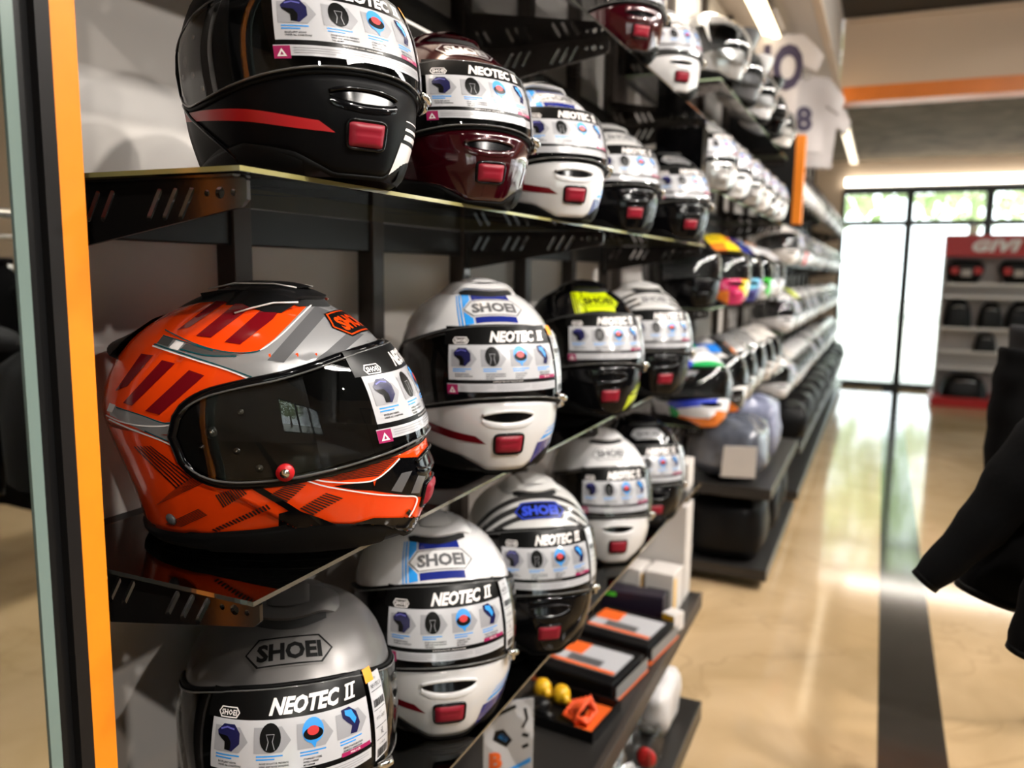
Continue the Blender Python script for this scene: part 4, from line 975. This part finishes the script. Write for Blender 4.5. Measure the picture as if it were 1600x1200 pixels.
t = thing('price_card', 'pale price card pinned on the slim jacket at the right edge', 'card', (.345, 2.26, 1.36), D(0)); MB().box((-.045, 0, -.02), (.045, .003, .02)).build('card', M_CARD, t)
bpy.data.objects.remove(t.children[0]); bpy.data.objects.remove(t)
rk = thing('clothes_rack', 'steel clothes rack carrying the black jackets, right of the aisle', 'rack', (.6, 2.1, 0))
q = MB(); q.tube([(.0, -1.3, 0), (.0, -1.3, 1.62), (0, 1.0, 1.62), (0, 1.0, 0)], .014, 10); q.build('rail', M_CHR, rk)
for y in (-1.3, 1.0): MB().box((-.0, y-.02, 0), (.30, y+.02, .03), 0, .004).build('foot', M_FRAMED, rk)
rk.location = (.56, 2.1, 0); 
rk = thing('clothes_rack', 'second steel clothes rack with long coats, seen in the wall mirror', 'rack', (2.3, 2.8, 0))
q = MB(); q.tube([(0, -.9, 0), (0, -.9, 1.62), (0, .9, 1.62), (0, .9, 0)], .014, 10); q.build('rail', M_CHR, rk)
LS = [(-.2, 0, 1.02), (-.25, 0, .85), (-.26, 0, .62), (-.25, 0, .42)]; LR = [(-x, y, z) for x, y, z in LS]
for y, m_, lab in ((2.15, M_CLOTH, 'long black coat, nearest on the second clothes rack'), (2.45, M_CLOTH, 'long black coat, second on the second clothes rack'), (2.75, M_CLOTH, 'long black coat before the deep red one on the second clothes rack'), (3.05, mat('deep_red_cloth', (.25, .01, .02), .8), 'deep red coat on the second clothes rack'), (3.35, M_CLOTH, 'long black coat, farthest on the second clothes rack')):
    jacket(2.3, y, .38, 0, lab, LS, LR, w=.25, hgt=1.12, m=m_)

# ================================================================== far display stand with cases
def at(x, y, Y): d = ray(x, y); return CAM+d*((Y-CAM.y)/d.y)
SY = 11.0
st = thing('case_display_stand', 'white display stand with red header full of black luggage cases by the window', 'stand', (1.10, SY+.25, 0))
def rel(lo, hi): return [(a-b) for a, b in zip(lo, st.location)], [(a-b) for a, b in zip(hi, st.location)]
M_SWH = mat('stand_white', (.50, .46, .44), .5); M_STRED = mat('stand_red', (.50, .012, .015), .4)
for nm, lo, hi, m in (('back_panel', (.66, SY+.28, .1), (1.9, SY+.31, 1.99), M_SWH), ('header', (.64, SY, 1.735), (1.92, SY+.28, 1.99), M_STRED), ('base', (.60, SY-.35, 0), (1.95, SY+.30, .10), M_STRED), ('side_panel', (.64, SY+.02, .1), (.665, SY+.28, 1.735), M_SWH)):
    a, b = rel(lo, hi); MB().box(a, b, 0, .004).build(nm, m, st)
for z in (1.40, 1.25, .88, .60, .40): a, b = rel((.67, SY+.0, z), (1.9, SY+.28, z+.025)); MB().box(a, b).build('shelf_board', mat('stand_shelf_pale', (.9, .88, .86), .35), st)  # near-white board colour stands in for glowing light strips
q = MB(); put(q, text2d('GIVI', .1, .125, .07, .3, 1.15, 3, .50), lambda x, y: Vector((x+1.17-st.location.x, -.255, y+1.865)), 0); q.build('header_lettering', M_WLINE, st)
def case(x, z, w, h, d, label, red=False, cat='case', y=SY+.13):
    t = thing('luggage_case', label, cat, (x, y, z)); G = []
    for i in range(11):
        v = i/10; k = (.62+.38*math.sin(PI*min(.5, v*.7))) if red else (1-.35*v*v); k *= 1 if v < .8 else 1-(v-.8)*1.6
        G.append([(w/2*k*math.copysign(abs(math.cos(a))**.45, math.cos(a)), d/2*k*math.copysign(abs(math.sin(a))**.45, math.sin(a)), h*v) for a in [2*PI*j/28 for j in range(28)]])
    q = MB(); q.grid(G, closed=True); q.add(G[-1], [tuple(range(28))]); q.add(G[0], [tuple(range(28))[::-1]]); q.build('body', M_LIDO, t)
    if red:
        for s in (-1, 1): MB().box((s*w*.30-w*.1, -d/2-.006, h*.40), (s*w*.30+w*.1, -d/2+.02, h*.68), 0, .004).build('reflector', M_PRED, t)
        MB().box((-w*.13, -d/2-.008, h*.3), (w*.13, -d/2+.02, h*.6), 0, .006).build('badge', M_SWH, t)
    else: MB().tube([(-w*.2, -d/2-.01, h*.72), (0, -d/2-.025, h*.76), (w*.2, -d/2-.01, h*.72)], .008, 8).build('handle', M_SILV, t)
    return t
case(.88, 1.4255, .40, .27, .26, 'black top case with red reflectors, left one under the red header', True); case(1.42, 1.4255, .40, .27, .26, 'black top case with red reflectors, right one under the red header', True)
case(1.05+.13, .9055, .26, .30, .2, 'small black case in the middle of the display stand'); case(1.50, .9055, .34, .32, .2, 'medium black case at the right of the middle board of the stand')
case(.84, .9055-.0, .30, .33, .2, 'tall black soft bag at the left of the display stand')
case(1.15, .6255, .24, .22, .2, 'small black tank bag on the low board of the display stand'); case(.95, .1005, .50, .26, .40, 'wide rounded black case lying on the red base of the stand', y=SY-.02); case(1.5, .1005, .4, .24, .36, 'black case at the right end of the red base', y=SY-.02)

# ================================================================== room shell
M_SOFF = mat('soffit_paint', (.52, .47, .43), .7); M_BEIGE = mat('beige_bulkhead_paint', (.60, .47, .35), .6); M_BLKC = mat('black_ceiling_paint', (.010, .009, .008), .6)
m, nt, out = newmat('trowelled_concrete'); N = nt.nodes; L = nt.links; b = N.new('ShaderNodeBsdfPrincipled'); L.new(b.outputs[0], out.inputs[0]); b.inputs['Roughness'].default_value = .45
tc = N.new('ShaderNodeTexCoord'); n1 = N.new('ShaderNodeTexNoise'); n1.inputs['Scale'].default_value = 1.8; n1.inputs['Detail'].default_value = 7; n1.inputs['Distortion'].default_value = 2; b.inputs['Roughness'].default_value = .9; b.inputs['Specular IOR Level'].default_value = .08; L.new(tc.outputs['Object'], n1.inputs['Vector'])
r1 = N.new('ShaderNodeValToRGB'); r1.color_ramp.elements[0].position = .3; r1.color_ramp.elements[0].color = (.13, .11, .085, 1); r1.color_ramp.elements[1].position = .75; r1.color_ramp.elements[1].color = (.27, .235, .18, 1); L.new(n1.outputs['Fac'], r1.inputs[0]); L.new(r1.outputs[0], b.inputs['Base Color']); M_CONC = m
struct(bx('ceiling', (-1.02, -3.5, 3.0), (-.47, 7.95, 3.75), M_SOFF), 'low pale soffit over the helmet shelves', 'ceiling')
struct(bx('ceiling.001', (-.469, -3.5, 3.70), (6.2, 7.95, 3.8), M_BLKC), 'raised black ceiling over the aisle', 'ceiling')
struct(bx('ceiling.002', (-1.02, 8.21, 3.0), (6.2, 12.2, 3.2), M_CONC), 'grey trowelled concrete ceiling before the windows', 'ceiling')
struct(bx('wall_beam', (-.469, 7.96, 3.13), (6.2, 8.2, 3.85), M_BEIGE), 'beige bulkhead crossing over the aisle', 'wall')
struct(bx('trim_5', (-1.02, 7.955, 3.0), (6.2, 8.205, 3.129), mat('orange_wood_trim', (.72, .20, .02), .4, noise=.15, nscale=6)), 'orange band along the bottom of the beige bulkhead', 'trim')
struct(bx('wall_left.001', (-1.02, 12.0, 0), (-.58, 12.2, 3.0), M_BEIGE), 'narrow wall beside the far windows', 'wall')
struct(bx('wall_back', (-.58, 12.0, 2.64), (6.2, 12.2, 3.0), M_BEIGE), 'beige wall strip above the far windows', 'wall')
struct(bx('wall_front', (-1.02, -3.7, 0), (1.6, -3.5, 3.8), M_BEIGE), 'wall behind the viewer', 'wall'); struct(bx('wall_front.001', (5.2, -3.7, 0), (6.2, -3.5, 3.8), M_BEIGE), 'wall behind the viewer on the right', 'wall')
struct(bx('wall_front.002', (1.601, -3.7, 2.5), (5.199, -3.5, 3.8), M_BEIGE), 'wall above the windows behind the viewer', 'wall'); struct(bx('wall_front.003', (1.601, -3.7, 0), (5.199, -3.5, .5), M_BEIGE), 'wall below the windows behind the viewer', 'wall')
for i in range(3):
    x0 = 1.602+1.199*i; x1 = x0+1.198; q = MB()
    for lo, hi in (((x0, -3.64, .501), (x0+.05, -3.56, 2.499)), ((x1-.05, -3.64, .501), (x1, -3.56, 2.499)), ((x0+.05, -3.64, .501), (x1-.05, -3.56, .56)), ((x0+.05, -3.64, 2.44), (x1-.05, -3.56, 2.499))): q.box(lo, hi)
    w = q.build('window_%d' % (i+12), mat('dark_window_frame', (.02, .022, .02), .4)); struct(w, 'dark framed window behind the viewer, number %d' % (i+1), 'window'); MB().box((x0+.05, -3.605, .56), (x1-.05, -3.6, 2.44)).build('pane', glass('window_glass', (.96, .98, .97), 1.5, .8, .0), w)
struct(bx('wall_right', (6.1, -3.5, 2.7), (6.2, 12.0, 3.7), M_BEIGE), 'wall strip above the right windows', 'wall'); struct(bx('wall_right.001', (6.1, -3.5, 0), (6.2, 7.5, 2.7), M_BEIGE), 'wall right of the viewer', 'wall')
M_WFR = mat('dark_window_frame', (.02, .022, .02), .4); M_PANE = glass('window_glass', (.96, .98, .97), 1.5, .8, .0)
xs = [-.58, .25, 1.16, 2.05, 2.95, 3.85, 4.75, 5.65]
for i in range(len(xs)-1):
    q = MB(); x0, x1 = xs[i], xs[i+1]
    for lo, hi in (((x0+.0005, 12.02, .0), (x0+.045, 12.12, 2.64)), ((x1-.045, 12.02, .0), (x1-.0005, 12.12, 2.64)), ((x0+.045, 12.02, 0), (x1-.045, 12.12, .07)), ((x0+.045, 12.02, 2.57), (x1-.045, 12.12, 2.64)), ((x0+.045, 12.02, 2.155), (x1-.045, 12.12, 2.225))): q.box(lo, hi)
    w = q.build('window_%d' % (i+1), M_WFR); struct(w, 'dark framed shop window, %s from the shelves' % ['first', 'second', 'third', 'fourth', 'fifth', 'sixth', 'seventh'][i], 'window'); MB().box((x0+.045, 12.065, .07), (x1-.045, 12.072, 2.57)).build('pane', M_PANE, w)
ys = [7.5, 9.5, 11.5]
for i in range(len(ys)-1):
    q = MB(); y0, y1 = ys[i], ys[i+1]
    for lo, hi in (((6.12, y0, 0), (6.18, y0+.06, 2.7)), ((6.12, y1-.001, 0), (6.18, y1+.059, 2.7)), ((6.12, y0+.06, 0), (6.18, y1, .08)), ((6.12, y0+.06, 2.62), (6.18, y1, 2.7)), ((6.12, y0+.06, 2.1), (6.18, y1, 2.15))): q.box(lo, hi)
    w = q.build('window_%d' % (i+8), M_WFR); struct(w, 'dark framed window in the right wall, number %d from the viewer' % (i+1), 'window'); MB().box((6.15, y0+.06, .08), (6.155, y1, 2.62)).build('pane', M_PANE, w)
# lamps
M_LED = emis('led_tube_glow', (1, .80, .52), 7); M_COVE = emis('warm_cove_glow', (1, .72, .42), 5.0); M_COVEW = emis('window_cove_glow', (1, .93, .82), 7)
t = thing('led_batten', 'bright linear ceiling lamp above the helmet shelves', 'lamp', (-.73, 3.3, 2.96)); MB().box((-.05, -2.2, .0), (.05, 2.2, .039), 0, .003).build('housing', M_SOFF, t); MB().box((-.045, -2.19, -.012), (.045, 2.19, -.0005)).build('diffuser', M_LED, t)
t = thing('led_batten', 'linear ceiling lamp running beside the concrete ceiling to the windows', 'lamp', (-.46, 10.1, 2.9705)); MB().box((-.05, -1.85, .0), (.05, 1.85, .029), 0, .003).build('housing', M_SOFF, t); MB().box((-.04, -1.84, -.012), (.04, 1.84, -.0005)).build('diffuser', emis('led_tube_glow_soft', (1, .86, .64), 3), t)
t = thing('cove_light', 'warm light line along the edge of the raised black ceiling', 'lamp', (-.455, 2.2, 3.02)); MB().box((-.012, -5.6, .0), (.02, 5.7, .05)).build('strip', M_COVE, t); MB().box((-.013, -5.6, -.018), (.035, 5.7, -.001)).build('ledge', M_BEIGE, t)
t = thing('cove_light', 'white light line above the far windows', 'lamp', (2.8, 11.93, 2.66)); MB().box((-3.35, -.02, .0), (3.35, .03, .11), 0).build('strip', M_COVEW, t); MB().box((-3.35, -.045, -.022), (3.35, .068, -.001)).build('ledge', M_WHITE, t)
t = thing('cove_light', 'warm light line lifted along the beige bulkhead top', 'lamp', (2.8, 7.94, 3.66)); MB().box((-3.2, -.02, .0), (3.2, .015, .025)).build('ledge', M_BEIGE, t)
spots = [(1.3, y) for y in (-1.2, .4, 1.9, 3.4, 5.0, 6.6)]+[(3.4, y) for y in (.4, 3.4, 6.6)]
for i, (x, y) in enumerate(spots):
    t = thing('track_spotlight', 'black track spotlight under the raised black ceiling', 'lamp', (x, y, 3.55), 0, 'track spotlights under the black ceiling')
    q = MB(); q.tube([(0, 0, .148), (0, 0, .07)], .012, 8); q.lathe((0, 0, -.07), [(0, .14), (.045, .14), (.055, .10), (.055, 0), (.048, 0), (.046, .03)]); q.build('housing', M_BLACK, t); q = MB(); q.tube([(0, 0, -.045), (0, 0, -.04)], .044, 16); q.build('lens', emis('spot_lens_glow', (1, .9, .72), 30), t)
t = thing('led_batten', 'added long fill lamp under the black ceiling, out of view over the shop', 'lamp', (1.9, 3.2, 3.6655)); MB().box((-.10, -3.0, .0), (.10, 3.0, .034), 0, .003).build('housing', M_SOFF, t); MB().box((-.09, -2.99, -.012), (.09, 2.99, -.0005)).build('diffuser', emis('led_panel_glow', (1, .95, .88), 9), t)  # added fill lamp, out of view, to soften the light on the shelf wall
def light(name, kind, loc, tgt, e, col=(1, 1, 1), size=.1, sy=None, angle=None, blend=.6):
    l = bpy.data.lights.new(name, kind); l.energy = e; l.color = col; o = bpy.data.objects.new(name, l); COL.objects.link(o); o.location = loc
    d = Vector(tgt)-Vector(loc); o.rotation_euler = d.to_track_quat('-Z', 'Y').to_euler()
    if kind == 'AREA': l.size = size; 
    if kind == 'AREA' and sy: l.shape = 'RECTANGLE'; l.size_y = sy
    if kind == 'SPOT': l.spot_size = D(angle); l.spot_blend = blend; l.shadow_soft_size = size
    if kind == 'SUN': l.angle = D(1)
    return o
WARM = (1, .93, .85)
for i, (x, y) in enumerate(spots[:6]): light('track_spot_light', 'SPOT', (x, y, 3.46), (-.7, y+.3, 1.2), SPOT_E, WARM, .05, angle=75)
for i, (x, y) in enumerate(spots[6:]): light('track_spot_light', 'SPOT', (x, y, 3.46), (-.9, (.9, 1.4, 4.2)[i], 1.15), SPOT_E*.9, WARM, .06, angle=62)
lo = light('led_batten_light', 'AREA', (-.70, 2.1, 2.94), (-.70, 2.1, 0), LED_E, WARM, 3.6, .09); lo.rotation_euler = (0, 0, PI/2)
lo = light('led_batten_light', 'AREA', (1.9, 3.2, 3.64), (0, 3.2, 1.8), 230, (1, .95, .89), .2, 5.9)  # soft frontal fill for the shelves, emitted from the added lamp
lo.rotation_euler = (0, D(38), 0)
lo = light('window_cove_lamp', 'AREA', (2.8, 11.86, 2.72), (2.8, 8, 0), 16, (1, .9, .8), 6.0, .1)
# outside
struct(bx('ground_outside', (-30, 12.2, -.12), (40, 60, -.02), mat('pale_paving', (.55, .55, .52), .9, noise=.1, nscale=2)), 'pale paving outside the windows', 'ground')
struct(bx('ground_outside.001', (6.2, -20, -.12), (40, 12.19, -.02), MATS['pale_paving']), 'pale paving outside the right windows', 'ground'); struct(bx('ground_outside.002', (-30, -20, -.12), (6.19, -3.71, -.02), MATS['pale_paving']), 'pale paving outside the rear windows', 'ground')
M_LEAF = mat('tree_leaves', (.42, .52, .26), .7, noise=.35, nscale=3); M_BARK = mat('tree_bark', (.10, .07, .05), .9)
def tree(x, y, h, r, seed, label):
    rg = random.Random(seed); t = thing('tree', label, 'tree', (x, y, -.02)); q = MB(); q.tube([(0, 0, 0), (.1, .05, h*.3), (0, .1, h*.6)], [.18, .14, .08], 10); q.build('trunk', M_BARK, t)
    q = MB()
    for i in range(900):
        a = rg.uniform(0, 2*PI); b = math.acos(rg.uniform(-1, 1)); rr = r*rg.uniform(.55, 1)
        c = Vector((rr*math.sin(b)*math.cos(a), rr*math.sin(b)*math.sin(a), h*.62+rr*math.cos(b)*.85)); s = rg.uniform(.10, .24)*r/2.4
        u = Vector((rg.uniform(-1, 1), rg.uniform(-1, 1), rg.uniform(-1, 1))).normalized(); v = u.orthogonal().normalized()
        q.add([c-u*s, c+v*s*.6, c+u*s, c-v*s*.6+u*.02], [(0, 1, 2, 3)], 0, False)
    q.build('foliage', M_LEAF, t)
for i, (x, y, h, r) in enumerate(((-5.5, 19, 6, 2.4), (-3.6, 31, 10, 4.6), (4.6, 22, 6, 2.4), (10, 21, 7, 2.6), (-13, 30, 10, 3.8), (2.4, 30, 10, 3.8), (11, 30, 10, 3.8), (13, 1, 6, 2.4), (14, 6.5, 7, 2.6), (15, 13, 7, 2.6), (13.5, -4.5, 6, 2.4), (2.0, -10, 6, 2.4), (7.0, -11, 6, 2.6))):
    tree(x, y, h, r, i, 'leafy green tree outside the windows, %s' % ['left of the far window', 'wide, left over the first window', 'behind the case stand', 'far to the right', 'tall and left in the rear row', 'tall and central in the rear row', 'tall and right in the rear row', 'nearest through the right windows', 'second through the right windows', 'at the shop corner', 'behind the viewer on the right', 'behind the rear windows', 'behind the rear windows, farther right'][i])
light('sun', 'SUN', (0, 0, 20), (3, 12, 0), 7, (1, .96, .88))
w = bpy.data.worlds.new('sky'); sc.world = w; w.use_nodes = True; nt = w.node_tree; bg = nt.nodes['Background']; bg.inputs[1].default_value = SKY_E
bg.inputs[0].default_value = (.90, .96, 1.0, 1)
sc.view_settings.view_transform = 'Standard'; sc.view_settings.look = 'None'; sc.view_settings.gamma = 1; sc.view_settings.use_curve_mapping = False; sc.view_settings.exposure = EXPO
sc.cycles.max_bounces = 10; sc.cycles.transparent_max_bounces = 24; sc.cycles.glossy_bounces = 5; sc.cycles.diffuse_bounces = 4; sc.cycles.sample_clamp_indirect = 6; sc.cycles.use_denoising = True
sc.cycles.caustics_reflective = False; sc.cycles.caustics_refractive = False
